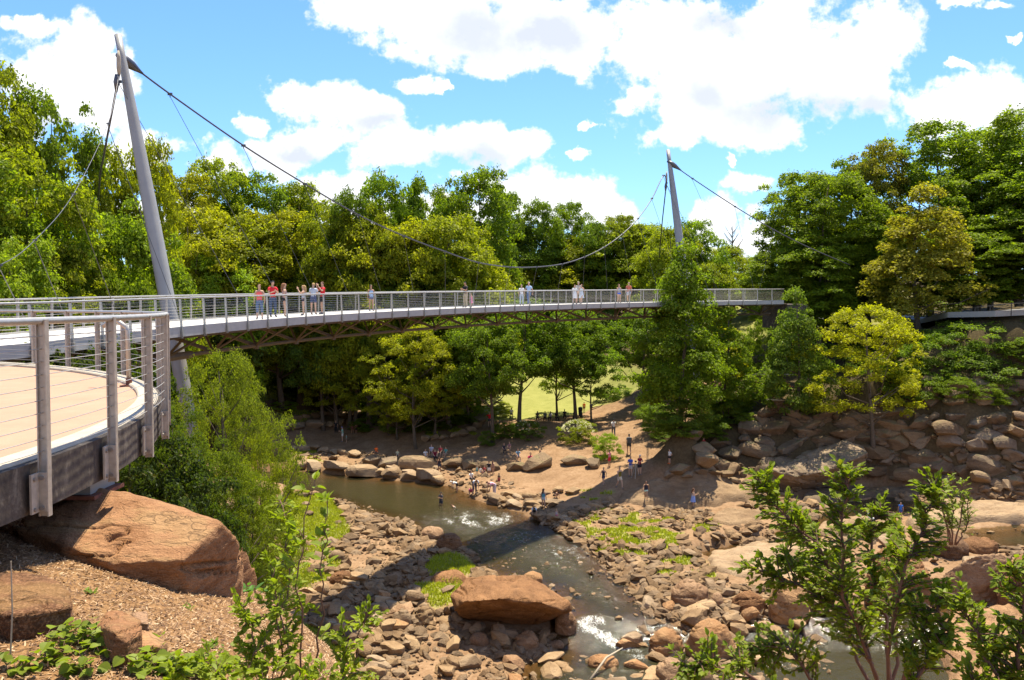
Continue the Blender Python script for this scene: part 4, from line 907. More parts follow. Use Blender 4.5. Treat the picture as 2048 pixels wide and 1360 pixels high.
# dark understory under the bridge
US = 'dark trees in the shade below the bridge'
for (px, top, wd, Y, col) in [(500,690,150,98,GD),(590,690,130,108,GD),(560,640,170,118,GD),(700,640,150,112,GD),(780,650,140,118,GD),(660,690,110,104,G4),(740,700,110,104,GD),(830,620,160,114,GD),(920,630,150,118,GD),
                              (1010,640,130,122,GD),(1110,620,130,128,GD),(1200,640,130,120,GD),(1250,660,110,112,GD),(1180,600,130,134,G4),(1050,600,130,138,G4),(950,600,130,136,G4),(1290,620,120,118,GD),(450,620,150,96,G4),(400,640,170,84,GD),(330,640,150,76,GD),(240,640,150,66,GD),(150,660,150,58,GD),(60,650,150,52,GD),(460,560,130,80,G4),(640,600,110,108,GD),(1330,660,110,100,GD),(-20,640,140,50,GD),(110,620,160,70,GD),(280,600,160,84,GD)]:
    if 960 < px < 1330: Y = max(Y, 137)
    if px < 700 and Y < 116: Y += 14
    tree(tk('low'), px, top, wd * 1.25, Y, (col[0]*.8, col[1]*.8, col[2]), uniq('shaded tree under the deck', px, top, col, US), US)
# named trees on the bank
tree('airy', 667, 672, 115, 100, G3, 'slender yellow-green tree standing alone on the left bank')
tree('airy', 835, 650, 170, 90, G3, 'leafy tree rising from the beach path above the pool, trunk base beside a stone edge')
tree('oval2', 900, 620, 190, 94, G2, 'wide dark green tree behind the green bed on the bank', base=3.2)
tree('airy', 770, 690, 150, 95, G1, 'small bushy yellow-green tree at the bank left of the sloping path')
tree('airy', 720, 660, 120, 104, G1, 'light tree crown right behind the slender tree')
tree('airy', 600, 670, 130, 112, G1, 'light tree at the back of the far left clearing')
tree('airy', 1120, 640, 120, 100, G6, 'light green crown above the lawn gap')
tree('airy', 800, 760, 110, 93, G3, 'low light green tree in front of the bank shrubs')
tree('airy', 880, 700, 140, 92, G1, 'light green bushy tree between the beach tree and the shady leaning tree')
tree('airy', 930, 640, 140, 97, G3, 'yellow-green tree top under the middle of the bridge')
tree('bole0', 975, 640, 150, 88, GD, 'shady tree with leaning trunk beside the sloping path')
tree('bole1', 1047, 600, 170, 92, GD, 'thick-trunked dark tree in front of the bright lawn', base=3.4)
tree('bole0', 1143, 620, 150, 94, GD, 'dark tree right of the lawn gap with a straight trunk')
tree('slim1', 1195, 690, 110, 93, GD, 'small shaded tree beside the pram on the lawn edge')
tree('bole1', 1288, 620, 150, 98, GD, 'shaded tree at the back of the dirt clearing')
tree('cone0', 1368, 488, 225, 76.0, G2, 'big pointed green tree growing up in front of the bridge', base=6.0)
tree('cone1', 1452, 610, 150, 80, G2, 'broad green tree right of the pointed tree over the shrubs')
tree('cone1', 1588, 572, 165, 76.5, G4, 'grey-green conical tree in front of the right wood')
tree('low1', 1530, 640, 80, 88, GD, 'dark round evergreen shrub beneath the right end of the bridge', cat='shrub', name='shrub')
tree('low0', 1460, 655, 110, 92, G5, 'yellow-olive shrub on the slope below the bridge end', cat='shrub', name='shrub')
tree('airy', 1733, 610, 225, 74.5, (.28,.31,.02), 'bright yellow-green tree growing out of the boulder wall', rz=1)
tree('cone1', 1845, 365, 240, 86, (.22,.215,.035), 'tree with rust-tinged leaves and pointed top in the right wood')
tree('slim0', 1905, 690, 90, 80, G5, 'small yellow tree spray at the end of the upper boulder wall')
RW = 'large trees of the right wood'
for (px, top, wd, Y, col, lb, b) in [
    (1545,500,90,100,G2,'leafy tree at the far left of the right wood touching the cable',None),(1590,345,120,98,G2,'round-topped tree at the left shoulder of the right wood',None),(1650,345,150,94,G2,'large full tree with a visible dark trunk above the path',None),(1700,320,120,100,G2,None,None),(1745,288,110,98,(.17,.18,.03),'tree with brownish top in the right wood',None),
    (1860,246,170,100,G2,'tall dark broad tree on the right skyline',None),(1960,330,170,94,G2,None,None),(2035,232,190,96,G2,'tallest tree at the right edge of the picture',None),(1985,260,130,102,G2,None,None),
    (1780,430,150,92,G2,None,None),(1640,470,150,92,G2,None,None),(1580,480,130,94,G2,None,None),(1940,470,170,88,G2,None,None),(2040,430,190,88,G2,None,None),(2110,300,200,90,G2,None,None),(1720,480,120,96,G2,None,None)]:
    tree('tall%d' % (px % 3), px, top, wd * 1.22, Y, col, lb or uniq('large tree in the right wood', px, top, col, RW), RW if lb is None else None)
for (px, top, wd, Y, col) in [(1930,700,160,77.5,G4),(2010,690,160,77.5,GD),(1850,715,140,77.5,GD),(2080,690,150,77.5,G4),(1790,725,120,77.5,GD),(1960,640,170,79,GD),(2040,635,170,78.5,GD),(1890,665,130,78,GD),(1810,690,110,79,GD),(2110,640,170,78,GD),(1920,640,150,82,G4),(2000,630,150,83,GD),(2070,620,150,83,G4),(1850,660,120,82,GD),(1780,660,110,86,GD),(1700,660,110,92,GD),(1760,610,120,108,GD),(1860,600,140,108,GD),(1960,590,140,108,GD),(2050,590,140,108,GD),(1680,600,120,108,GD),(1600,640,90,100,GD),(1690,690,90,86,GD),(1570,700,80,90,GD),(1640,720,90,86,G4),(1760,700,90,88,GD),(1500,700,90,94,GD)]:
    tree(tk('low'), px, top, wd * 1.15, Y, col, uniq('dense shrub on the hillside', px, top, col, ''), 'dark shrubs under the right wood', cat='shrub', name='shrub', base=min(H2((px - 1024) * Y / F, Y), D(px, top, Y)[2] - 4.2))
# the mass of foliage below the terrace rail
tree('fine', 440, 700, 250, 27, (.13,.175,.025), 'fine-leaved tree below the corner of the terrace rail', base=7.8)
tree('fine', 330, 800, 240, 24, (.08,.12,.02), 'dark lower tree between the terrace edge and the boulder', base=8.8, rz=2)
tree('fine', 520, 860, 130, 30, (.17,.22,.02), 'light hanging foliage at the edge above the pool', base=6.0, rz=4)
tree('fine', 470, 760, 220, 32, (.125,.17,.025), 'rounded upper lobe of foliage right of the terrace corner', base=5.5, rz=3)
tree('fine', 420, 900, 260, 25, (.12,.17,.02), 'lower spreading tree above the rust boulder', base=8.5, rz=5)
tree('fine', 490, 950, 190, 27, (.14,.19,.02), 'drooping tree between the boulder and the pool', base=7.0, rz=1)
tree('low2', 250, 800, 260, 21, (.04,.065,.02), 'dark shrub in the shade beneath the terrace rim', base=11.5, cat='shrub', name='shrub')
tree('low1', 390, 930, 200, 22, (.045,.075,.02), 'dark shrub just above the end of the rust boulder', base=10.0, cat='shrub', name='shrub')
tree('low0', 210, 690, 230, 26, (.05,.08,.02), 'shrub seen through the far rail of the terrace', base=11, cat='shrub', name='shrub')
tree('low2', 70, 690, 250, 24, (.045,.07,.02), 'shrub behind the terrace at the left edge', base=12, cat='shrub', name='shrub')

def mound(px, foot, wd, hg, col, label, key=None, group=None, flowers=None, cat='shrub', tm=40):
    p = hit(px, foot, tm); key = key or tk('low'); cm, t_, Hh, R = TP[key]; s = p[1] / F
    e = empty('shrub', (p[0], p[1] + wd * s * .35, H2(p[0], p[1] + wd * s * .3) - .1), rz=random.uniform(0, 6)); e.scale = (wd / 2 * s / R,) * 2 + (hg * s * 1.05 / Hh,)
    tag(e, label, cat, group); link('stem', t_, e); c = link('foliage', cm, e); c.color = (*col, 1)
    if flowers:
        r = np.random.default_rng(int(px)); n = flowers[1]; d = rdir(r, n); d[:, 2] = np.abs(d[:, 2]) * .9 + .1
        c0 = np.array([0, 0, Hh * .5]) + d * np.array([R * .9, R * .9, Hh * .5]); P_ = np.repeat(c0, 14, 0) + r.normal(size=(n * 14, 3)) * .11
        V, Q = leaf_cards(P_, r.normal(size=(n * 14, 3)) + [0, 0, 1], .14, r); link('blossom', mesh_np('blossom', V, Q, LM[flowers[0]]), e)
    return e
WF = ('flower_white', 110)
mound(1157,893,72,48,G1,'bush covered in white blossoms between the seat wall and the path','low0',flowers=WF)
mound(1055,885,60,40,G4,'half-shaded bush with few white blossoms beneath the thick-trunked tree','low1',flowers=('flower_white',35))
mound(1213,925,60,55,G6,'feathery green bush behind the man in a pink shirt','low2')
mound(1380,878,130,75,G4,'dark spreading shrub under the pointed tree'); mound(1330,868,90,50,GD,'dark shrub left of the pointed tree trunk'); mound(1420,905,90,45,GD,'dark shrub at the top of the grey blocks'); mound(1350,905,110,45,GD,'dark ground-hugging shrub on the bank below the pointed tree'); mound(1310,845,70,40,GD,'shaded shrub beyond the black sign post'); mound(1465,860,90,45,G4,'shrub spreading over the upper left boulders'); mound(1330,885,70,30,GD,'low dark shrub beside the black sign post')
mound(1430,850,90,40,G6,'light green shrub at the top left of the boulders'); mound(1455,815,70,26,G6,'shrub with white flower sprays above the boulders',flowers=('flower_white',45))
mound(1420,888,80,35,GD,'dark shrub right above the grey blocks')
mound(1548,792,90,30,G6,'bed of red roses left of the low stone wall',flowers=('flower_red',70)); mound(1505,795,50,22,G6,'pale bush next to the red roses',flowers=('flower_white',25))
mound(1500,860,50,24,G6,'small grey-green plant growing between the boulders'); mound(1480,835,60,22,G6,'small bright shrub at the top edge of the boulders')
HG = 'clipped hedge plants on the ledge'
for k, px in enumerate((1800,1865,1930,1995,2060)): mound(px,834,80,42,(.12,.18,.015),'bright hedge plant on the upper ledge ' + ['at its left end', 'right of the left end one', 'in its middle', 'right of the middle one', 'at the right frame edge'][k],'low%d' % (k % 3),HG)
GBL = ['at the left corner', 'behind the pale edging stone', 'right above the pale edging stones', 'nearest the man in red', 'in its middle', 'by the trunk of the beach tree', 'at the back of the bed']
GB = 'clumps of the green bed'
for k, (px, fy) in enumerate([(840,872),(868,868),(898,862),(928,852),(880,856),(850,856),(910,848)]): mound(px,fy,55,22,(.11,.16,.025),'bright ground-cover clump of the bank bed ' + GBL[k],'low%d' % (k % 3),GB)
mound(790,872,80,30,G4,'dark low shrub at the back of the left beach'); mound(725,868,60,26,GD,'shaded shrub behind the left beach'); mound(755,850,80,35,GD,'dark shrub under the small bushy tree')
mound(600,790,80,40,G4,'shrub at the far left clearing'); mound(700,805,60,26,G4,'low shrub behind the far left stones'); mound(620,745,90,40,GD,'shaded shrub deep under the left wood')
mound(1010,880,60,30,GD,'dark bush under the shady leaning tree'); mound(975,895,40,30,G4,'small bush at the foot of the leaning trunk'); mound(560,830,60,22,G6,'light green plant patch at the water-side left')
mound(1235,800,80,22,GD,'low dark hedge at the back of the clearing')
for k, (px, fy) in enumerate([(1740,1075),(1700,1065),(1785,1068)]): mound(px,fy,60,14,G6,['weedy patch by the white egret','small weed clump left of the egret','weed clump on the pale shelf right of the egret'][k],'low%d' % k)
for (px, fy, wd, hg, col, lb) in [(590,800,110,75,G1,'leafy bush at the back of the far left clearing'),(650,812,90,60,G3,'yellow-green bush behind the slender tree'),(720,818,110,80,G1,'tall leafy bush right of the slender tree'),(770,835,110,70,G6,'bright bush low on the bank under the small bushy tree'),(820,838,110,65,G3,'broad bush behind the beach tree trunk'),(880,838,100,55,G1,'bush at the upper side of the green bed'),(935,835,80,50,G6,'bright bush at the right end of the green bed'),(560,770,90,60,G6,'light bush at the far left edge of the clearing'),(690,790,90,70,G4,'mid-green bush deep in the left bank'),(1000,835,50,30,G1,'small bush between path top and the thick-trunked tree')]:
    mound(px, fy, wd, hg, col, lb)
# bare dead tree
dt = tag(empty('dead_tree', (D(1463,560,112)[0], 112, H2(D(1463,560,112)[0], 112))), 'bare leafless tree standing against the clouds right of the far mast', 'tree')
mb = MB(); r = np.random.default_rng(5); zt = D(1463, 452, 112)[2] - dt.location.z
mb.tube([(0,0,0),(.1,0,zt*.6),(0,0,zt)], [.2,.12,.03], 6)
for k in range(26):
    zb = zt * r.uniform(.55, .95); a = r.uniform(0, 6.28); L = r.uniform(1.2, 3) * (1.25 - zb / zt); mb.tube([(0,0,zb),(math.cos(a)*L*.5,math.sin(a)*L*.5,zb+L*.55),(math.cos(a)*L,math.sin(a)*L,zb+L*1.3)], [.05,.035,.015], 4)
mb.obj('trunk', M['bark'], dt)

# ---- grass blades on the patches and the lawn edge
def blades(name, polys, n, size, tall, half=False, tm=20):
    PL = []; r = np.random.default_rng(n)
    for pg in polys:
        lo, hi = pg.min(0), pg.max(0); A_ = (hi - lo).prod(); k = int(n * A_ / sum((q.max(0) - q.min(0)).prod() for q in polys)) + 50
        X = r.uniform(lo[0], hi[0], k); Y = r.uniform(lo[1], hi[1], k); okk = samp(gm, X, Y) > r.uniform(.2, .7, k)
        PL.append(np.stack([X[okk], Y[okk], Hq(X[okk], Y[okk])], 1))
    c = np.concatenate(PL); m = len(c); h = tall * r.uniform(.5, 1.4, m); a = r.uniform(0, 2 * PI, m); wv = np.stack([np.cos(a), np.sin(a), 0 * a], 1) * size; ln = r.normal(size=(m, 3)) * [.4, .4, 0] * h[:, None]
    V = np.stack([c - wv, c + wv, c + ln + np.stack([0 * h, 0 * h, h], 1)], 1).reshape(-1, 3)
    o = link(name, mesh_np(name, V, np.arange(3 * m).reshape(-1, 3), LM['grass'])); o.color = (.26, .30, .035, 1); return o
tag(blades('grass', [GRASS[2], GRASS[3], GRASS[4], GRASS[5]], 60000, .035, .16), 'bright green grass growing in patches on the gravel bars', 'grass', kind='stuff')
tag(blades('weeds', HALFG, 42000, .05, .16), 'patchy weeds on the sandy bar and the bank beds', 'weeds', kind='stuff')
tag(blades('lawn_grass', [GRASS[1], GRASS[6]], 14000, .05, .15), 'short grass in the shaded far left clearing', 'grass', kind='stuff')

# ---- mulch chips
r = np.random.default_rng(3); n = 95000
Yc = 2.6 + 7.5 * r.random(n) ** 1.1; Xc = r.uniform(-6.5, 1.5, n); okk = (samp(mul, Xc, Yc) > .6) & (np.abs(Xc) < Yc * .62 + .2); Xc, Yc = Xc[okk], Yc[okk]; n = len(Xc)
cc = np.stack([Xc, Yc, Hq(Xc, Yc) + .006], 1); a = r.uniform(0, PI, n); L = r.uniform(.008, .028, n); wv = r.uniform(.0018, .005, n)
t_ = np.stack([np.cos(a), np.sin(a), r.normal(0, .35, n)], 1) * L[:, None]; b_ = np.stack([-np.sin(a), np.cos(a), r.normal(0, .4, n)], 1) * wv[:, None]
V = np.stack([cc - t_ - b_, cc + t_ - b_, cc + t_ + b_, cc - t_ + b_], 1).reshape(-1, 3)
def chip_mat():
    m, t, out = new_mat('bark_chips'); b = t.n.new('ShaderNodeBsdfPrincipled'); g = t.n.new('ShaderNodeNewGeometry')
    c = t.ramp(g.outputs['Random Per Island'], [(0.0, (.07, .032, .016)), (.4, (.17, .09, .038)), (.75, (.30, .175, .085)), (1, (.48, .35, .21))])
    t.link(c, b.inputs['Base Color']); b.inputs['Roughness'].default_value = .9; t.link(b.outputs[0], out.inputs[0]); return m
tag(link('mulch', mesh_np('mulch', V, np.arange(4 * n).reshape(-1, 4), chip_mat())), 'bark mulch chips covering the near bank', 'mulch', kind='stuff')

# ---- close shrubs with individual leaves
def leaf_shape(L, wd, curl=.12, mat='near', n=5):
    V, Q = [], []
    for i in range(n + 1):
        t = i / n; ww = wd / 2 * (math.sin(PI * min(1, t ** .8)) ** .8 if 0 < t < 1 else .02); z = -curl * L * t * t
        V += [(-ww, L * t, z + ww * .35), (0, L * t, z), (ww, L * t, z + ww * .35)]
    for i in range(n): a = 3 * i; Q += [(a, a + 1, a + 4, a + 3), (a + 1, a + 2, a + 5, a + 4)]
    return np.array(V, float), np.array(Q)
LS = {k: leaf_shape(*v) for k, v in {'broad': (1, .62), 'long': (1, .42), 'ivy': (1, .95)}.items()}
def close_shrub(name, label, stems, leaf, L, col, seed, cat='shrub', nobj=200, dens=1.0, stemmat='bark_red', r0=.008, droop=.25, twig=.16, jit=.02):
    """stems: list of world polylines; twigs with opposite leaves grow along them"""
    r = np.random.default_rng(seed); e = empty(name, tuple(stems[0][0])); tag(e, label, cat); o0 = np.array(stems[0][0])
    leaves = []
    def leafat(p, d):
        d = d / np.linalg.norm(d); upv = np.array([0, 0, 1.0]) + r.normal(size=3) * .35; x = np.cross(d, upv); x /= np.linalg.norm(x) + 1e-9; z = np.cross(x, d)
        s = L * r.uniform(.6, 1.25); leaves.append((p, x, d, z, s))
    for st in stems:
        st = np.asarray(st, float); k = 14; tt = np.linspace(0, len(st) - 1, k); pts = np.stack([np.interp(tt, np.arange(len(st)), st[:, i]) for i in range(3)], 1)
        pts[1:-1] += r.normal(size=(k - 2, 3)) * jit * .6; length = np.linalg.norm(np.diff(pts, axis=0), axis=1).sum()
        mb = MB(); mb.tube(pts - o0, np.linspace(r0, r0 * .35, k), 6)
        nt = int(length / .05 * dens)
        for q in range(nt):
            f = r.uniform(.22, 1) * (k - 1); i = int(min(f, k - 2)); p = pts[i] + (pts[i + 1] - pts[i]) * (f - i); ax = pts[i + 1] - pts[i]; ax /= np.linalg.norm(ax)
            d = r.normal(size=3); d -= d @ ax * ax; d /= np.linalg.norm(d); d = d * .8 + ax * .55 + [0, 0, .1]; tl = twig * r.uniform(.4, 1.2) * (1.25 - f / (k - 1) * .7)
            e1 = p + d * tl + [0, 0, -droop * tl * r.uniform(0, .6)]; mb.tube(np.array([p, (p + e1) / 2 + [0, 0, .01], e1]) - o0, [r0 * .35, r0 * .28, r0 * .15], 4, False)
            m = max(2, int(tl / (L * .42)))
            for j in range(m):
                pp = p + (e1 - p) * (j + 1) / m; sgn = 1 if j % 2 else -1; sd_ = np.cross(d, [0, 0, 1.0]); leafat(pp, d * .6 + sd_ * .7 * sgn + r.normal(size=3) * .25)
                if r.random() < .6: leafat(pp, d * .6 - sd_ * .7 * sgn + r.normal(size=3) * .25)
            leafat(e1, d + r.normal(size=3) * .2)
        ax = pts[-1] - pts[-2]; ax /= np.linalg.norm(ax)
        for j in range(4): leafat(pts[-1], ax + r.normal(size=3) * .6)
        mb.obj('stem', M[stemmat], e, True)
    V0, Q0 = LS[leaf]
    leaves.sort(key=lambda l: -l[4] / (np.linalg.norm(l[0] - EYE)))
    pm = mesh_np('leaf', V0, Q0, LM['near'])
    for p, x, d, z, s in leaves[:nobj]:
        o = link('leaf', pm, e); Mx = Matrix((( x[0]*s, d[0]*s, z[0]*s, p[0]-o0[0]), (x[1]*s, d[1]*s, z[1]*s, p[1]-o0[1]), (x[2]*s, d[2]*s, z[2]*s, p[2]-o0[2]), (0,0,0,1)))
        o.matrix_local = Mx; o.color = (*col, 1)
    rest = leaves[nobj:]
    if rest:
        B_ = np.array([[x * s, d * s, z * s] for p, x, d, z, s in rest]); O_ = np.array([l[0] - o0 for l in rest])
        V = np.einsum('vk,nkc->nvc', V0, B_) + O_[:, None, :]; nv = len(V0); Q = (Q0[None] + np.arange(len(rest))[:, None, None] * nv).reshape(-1, 4)
        f = link('foliage', mesh_np('foliage', V.reshape(-1, 3), Q, LM['near']), e); f['kind'] = 'stuff'; f.color = (*col, 1)
    return e
def S(*pts): return [D(a, b, y) for a, b, y in pts]
# leafy shrub at the right (stems fan out from below the picture)
rs = [S((1785,1480,5.0),(1745,1330,5.0),(1690,1200,5.0),(1640,1090,5.0),(1560,1020,5.1),(1512,950,5.1)),
      S((1785,1480,5.0),(1740,1320,4.9),(1680,1180,4.9),(1680,1080,4.8),(1692,1000,4.8),(1697,945,4.8)),
      S((1785,1480,5.0),(1780,1330,4.8),(1795,1180,4.7),(1830,1080,4.7),(1862,1010,4.7),(1868,975,4.7)),
      S((1745,1330,5.0),(1660,1210,5.2),(1590,1165,5.3),(1540,1150,5.4),(1490,1128,5.4)),
      S((1740,1320,4.9),(1700,1190,5.2),(1640,1120,5.3),(1590,1050,5.4),(1545,1000,5.5)),
      S((1785,1400,5.1),(1770,1230,5.3),(1740,1110,5.3),(1745,1050,5.3),(1760,1020,5.3)),
      S((1790,1400,4.7),(1830,1280,4.6),(1880,1220,4.6),(1890,1180,4.6)),
      S((1700,1480,4.9),(1640,1370,4.9),(1580,1300,4.9),(1530,1290,5.0),(1500,1300,5.0)),
      S((1790,1450,4.6),(1850,1340,4.5),(1880,1290,4.5),(1895,1260,4.5)),
      S((1750,1400,5.2),(1700,1280,5.3),(1640,1200,5.4),(1600,1130,5.5),(1570,1100,5.5)),
      S((1780,1400,5.3),(1800,1250,5.4),(1800,1150,5.5),(1790,1090,5.5)),
      S((1650,1480,4.6),(1560,1400,4.6),(1480,1340,4.6),(1400,1325,4.6),(1370,1330,4.6))]
close_shrub('leafy_shrub', 'large leafy green shrub fanning up in front of the river at the right', rs, 'broad', .039, (.13,.18,.02), 5, nobj=290, dens=3.1, r0=.012, twig=.18)
rs2 = [S((2040,1480,3.9),(2035,1320,3.9),(2060,1200,3.9),(2100,1100,3.9)), S((2040,1480,3.9),(2000,1360,3.9),(1960,1290,3.9),(1935,1240,3.9),(1920,1200,3.9)), S((2030,1450,3.9),(2010,1340,4),(1990,1290,4),(1975,1260,4)),
       S((2060,1450,3.8),(2060,1280,3.8),(2040,1180,3.8),(2025,1140,3.8)), S((2040,1480,3.9),(1990,1400,3.8),(1940,1370,3.8))]
close_shrub('leafy_shrub', 'leafy green shrub cut by the right edge of the picture', rs2, 'broad', .034, (.13,.18,.02), 6, nobj=150, dens=3, r0=.011, twig=.16)
rs3 = [S((570,1480,4.4),(600,1380,4.4),(605,1250,4.4),(600,1130,4.4),(612,1050,4.4),(630,960,4.4)), S((600,1400,4.5),(640,1300,4.6),(650,1180,4.6),(648,1080,4.6),(655,1000,4.6)),
       S((570,1440,4.3),(560,1330,4.3),(555,1200,4.3),(540,1130,4.3)), S((640,1450,4.7),(700,1350,4.8),(720,1270,4.8),(740,1230,4.8)), S((590,1400,4.4),(570,1250,4.5),(575,1100,4.6),(560,1000,4.8))]
close_shrub('sapling', 'slim sapling with paired oval leaves rising over the gravel bar', rs3[:2], 'broad', .055, (.15,.21,.025), 7, nobj=130, dens=.62, r0=.006, twig=.08, droop=.5)
close_shrub('leafy_shrub', 'loose shrub at the bottom edge below the slim sapling', rs3[2:] + [S((540,1480,4.2),(520,1330,4.2),(500,1240,4.2),(480,1210,4.2)), S((620,1480,4.4),(660,1400,4.4),(700,1330,4.5),(680,1240,4.6)), S((500,1470,4.0),(520,1390,4.0),(560,1320,4.0))],
            'broad', .036, (.16,.22,.02), 8, nobj=250, dens=1.9, r0=.006, twig=.14)
rs4 = [S((470,1460,3.9),(500,1330,4.1),(540,1260,4.2)), S((430,1470,3.8),(440,1380,3.9),(420,1320,3.9)), S((560,1470,3.9),(600,1380,3.9),(660,1350,3.9)), S((380,1440,3.9),(350,1370,3.9),(360,1330,3.9))]
close_shrub('leafy_shrub', 'low tangle of leafy shoots along the bottom edge of the mulch', rs4, 'broad', .034, (.17,.23,.02), 9, nobj=140, dens=2.2, r0=.005, twig=.13)
# thin shrub by the pool
th = [S((1900,1090,40),(1885,1010,40),(1880,965,40)), S((1905,1090,40),(1905,1020,40),(1900,955,40)), S((1910,1090,40),(1925,1020,40),(1925,965,40)), S((1912,1090,40),(1938,1040,40),(1935,985,40)), S((1902,1090,40),(1893,1030,40),(1870,985,40))]
close_shrub('thin_shrub', 'thin upright shrub with bare lower stems near the brown pool', th, 'long', .16, (.17,.24,.04), 10, nobj=0, dens=.42, r0=.04, twig=.55, jit=.06)
# ivy at lower left
def ivy(label, spots, seed, n, L=.062):
    r = np.random.default_rng(seed); e = empty('ivy', tuple(hit(*spots[0][:2], 2))); tag(e, label, 'ivy'); o0 = np.array(e.location); pm = mesh_np('leaf', *LS['ivy'], LM['near']); c = 0; mb = MB()
    for (px, py, rx, ry) in spots:
        prev = None
        for k in range(n // len(spots)):
            q = hit(px + r.normal() * rx * .5, py + r.normal() * ry * .5, 2.0); hgt = abs(r.normal()) * .05 + .012; p = q + [0, 0, hgt] - o0
            a = r.uniform(0, 2 * PI); d = np.array([math.cos(a), math.sin(a), r.uniform(-.5, .25)]); d /= np.linalg.norm(d); x = np.cross(d, np.array([0, 0, 1.0]) + r.normal(size=3) * .3); x /= np.linalg.norm(x); z = np.cross(x, d); s = L * r.uniform(.6, 1.3)
            o = link('leaf', pm, e); o.matrix_local = Matrix(((x[0]*s,d[0]*s,z[0]*s,p[0]),(x[1]*s,d[1]*s,z[1]*s,p[1]),(x[2]*s,d[2]*s,z[2]*s,p[2]),(0,0,0,1))); g = r.uniform(.8, 1.3); o.color = (.13 * g, .18 * g, .02 * g, 1)
            mb.tube([p - d * s * .5 - [0, 0, .02], p], .0016, 4, False); c += 1
    mb.obj('stem', M['bark_red'], e)['kind'] = 'stuff'
ivy('yellow-green ivy patch growing in front of the squarish pale boulder', [(180,1285,60,20),(225,1300,70,22),(260,1300,40,18)], 21, 270)
ivy('ivy trailing along the bottom edge right of the ivy patch', [(290,1340,60,20),(340,1348,60,18),(390,1350,70,16),(440,1340,50,22)], 22, 260)
ivy('sparse ivy leaves at the bottom left corner', [(40,1345,50,14),(110,1320,30,14),(160,1352,40,10)], 23, 75)
# small green tufts on the mulch, and the fern-like sprig by the boulder
def sprig(px, py, rr, n, L, label, seed, col=(.12,.19,.03)):
    r = np.random.default_rng(seed); q = hit(px, py, 2.0); e = tag(empty('weed_tuft', tuple(q)), label, 'weed'); V0, Q0 = LS['long']; Vs, Qs = [], []
    for k in range(n):
        a = r.uniform(0, 6.28); d = np.array([math.cos(a), math.sin(a), r.uniform(.1, 1.3)]); d /= np.linalg.norm(d); x = np.cross(d, [0, 0, 1]); x /= np.linalg.norm(x); z = np.cross(x, d); s = L * r.uniform(.6, 1.3)
        Vs.append(V0 @ np.array([x, d, z]) * s + [r.normal() * rr * .5, r.normal() * rr * .5, 0]); Qs.append(Q0 + k * len(V0))
    o = link('foliage', mesh_np('foliage', np.concatenate(Vs), np.concatenate(Qs), LM['near']), e); o.color = (*col, 1)
sprig(475,1185,.16,60,.11,'bright fern-like plant at the right foot of the rust boulder',1,(.07,.17,.05)); sprig(183,1188,.05,16,.05,'small weed tuft in the sun on the mulch',2); sprig(372,1218,.07,26,.035,'low weed tuft in the middle of the mulch slope',3)
sprig(145,1095,.08,22,.05,'weed at the lower left foot of the rust boulder',4); sprig(300,1138,.06,14,.05,'tiny weed under the edge of the rust boulder',5); sprig(425,1295,.09,30,.05,'weed tuft near the shrub on the mulch',6); sprig(330,1145,.05,12,.05,'second tiny weed under the edge of the rust boulder',7); sprig(385,1160,.05,16,.05,'weed near the front corner of the rust boulder',8)
# bare upright stick at the left
st = tag(empty('stick', tuple(hit(20, 1335, 2))), 'thin bare upright stem at the left edge of the mulch', 'stem'); mb = MB(); q = np.array(st.location); tp = D(22, 1122, q[1]); mb.tube([(0,0,-.02), tuple((tp - q) * .5 + [.01, 0, 0]), tuple(tp - q)], [.005,.004,.003], 6); mb.obj('stem', M['wood'], st)
# driftwood branch in the stream
a, b = hit(1178, 1360, 20, True), hit(1245, 1318, 20, True); mb = MB(); b[2] += .55; mb.tube([a - [0,0,.1], (a + b) / 2 + [.0, 0, .3], b], [.07,.06,.03], 7); tag(mb.obj('branch', M['wood'], None, True), 'pale bent driftwood branch sticking out of the stream', 'branch')
# ------------------------------------------------------------------ footbridge
CX, CY, RC = 52.6, 24.0, 66.85
def bp_(s, off, z=0.0):
    if s >= 0: a = s / RC; n = np.array([-math.cos(a), math.sin(a)]); c = np.array([CX, CY]) + RC * n
    else: a = -s / 8.0; n = np.array([-math.cos(a), math.sin(a)]); c = np.array([CX - RC - 8, CY]) + 8 * np.array([math.cos(a), -math.sin(a)])
    p = c + n * off; return np.array([p[0], p[1], zd(s) + z])
def zd(s): return 16.50 + 0.0033 * max(s, 0)
S1 = 76.2; ss = np.concatenate([np.arange(-9, 0, .5), np.arange(0, S1 + .01, .9), [S1]])
br = tag(empty('footbridge', tuple(bp_(0, 0))), 'long curved suspension footbridge with cable rails and a leaning mast at each end', 'bridge')
BO = np.array(br.location)
def sweep(prof, name, mat, parent, s0=-9, s1=S1, off=0):
    ls = [s for s in ss if s0 <= s <= s1]; mb = MB(); n = len(prof)
    R_ = [np.array([bp_(s, o, z) - BO for o, z in prof]) for s in ls]; V = np.concatenate(R_); Q = []
    for i in range(len(ls) - 1):
        for j in range(n): k = (j + 1) % n; Q.append((i*n+j, i*n+k, (i+1)*n+k, (i+1)*n+j))
    mb.add(V, Q); mb.add(R_[0], [list(range(n))] if n == 4 else None); mb.add(R_[-1], [list(range(n))[::-1]] if n == 4 else None); return mb.obj(name, mat, parent)
sweep([(-1.78,0),(1.78,0),(1.78,-.2),(-1.78,-.2)], 'deck', M['deck'], br)
for k, (a, b) in enumerate(((-1.86,-1.783),(1.783,1.86))):
    sweep([(a,.06),(b,.06),(b,-.30),(a,-.30)], 'edge_beam', M['fascia'], br)
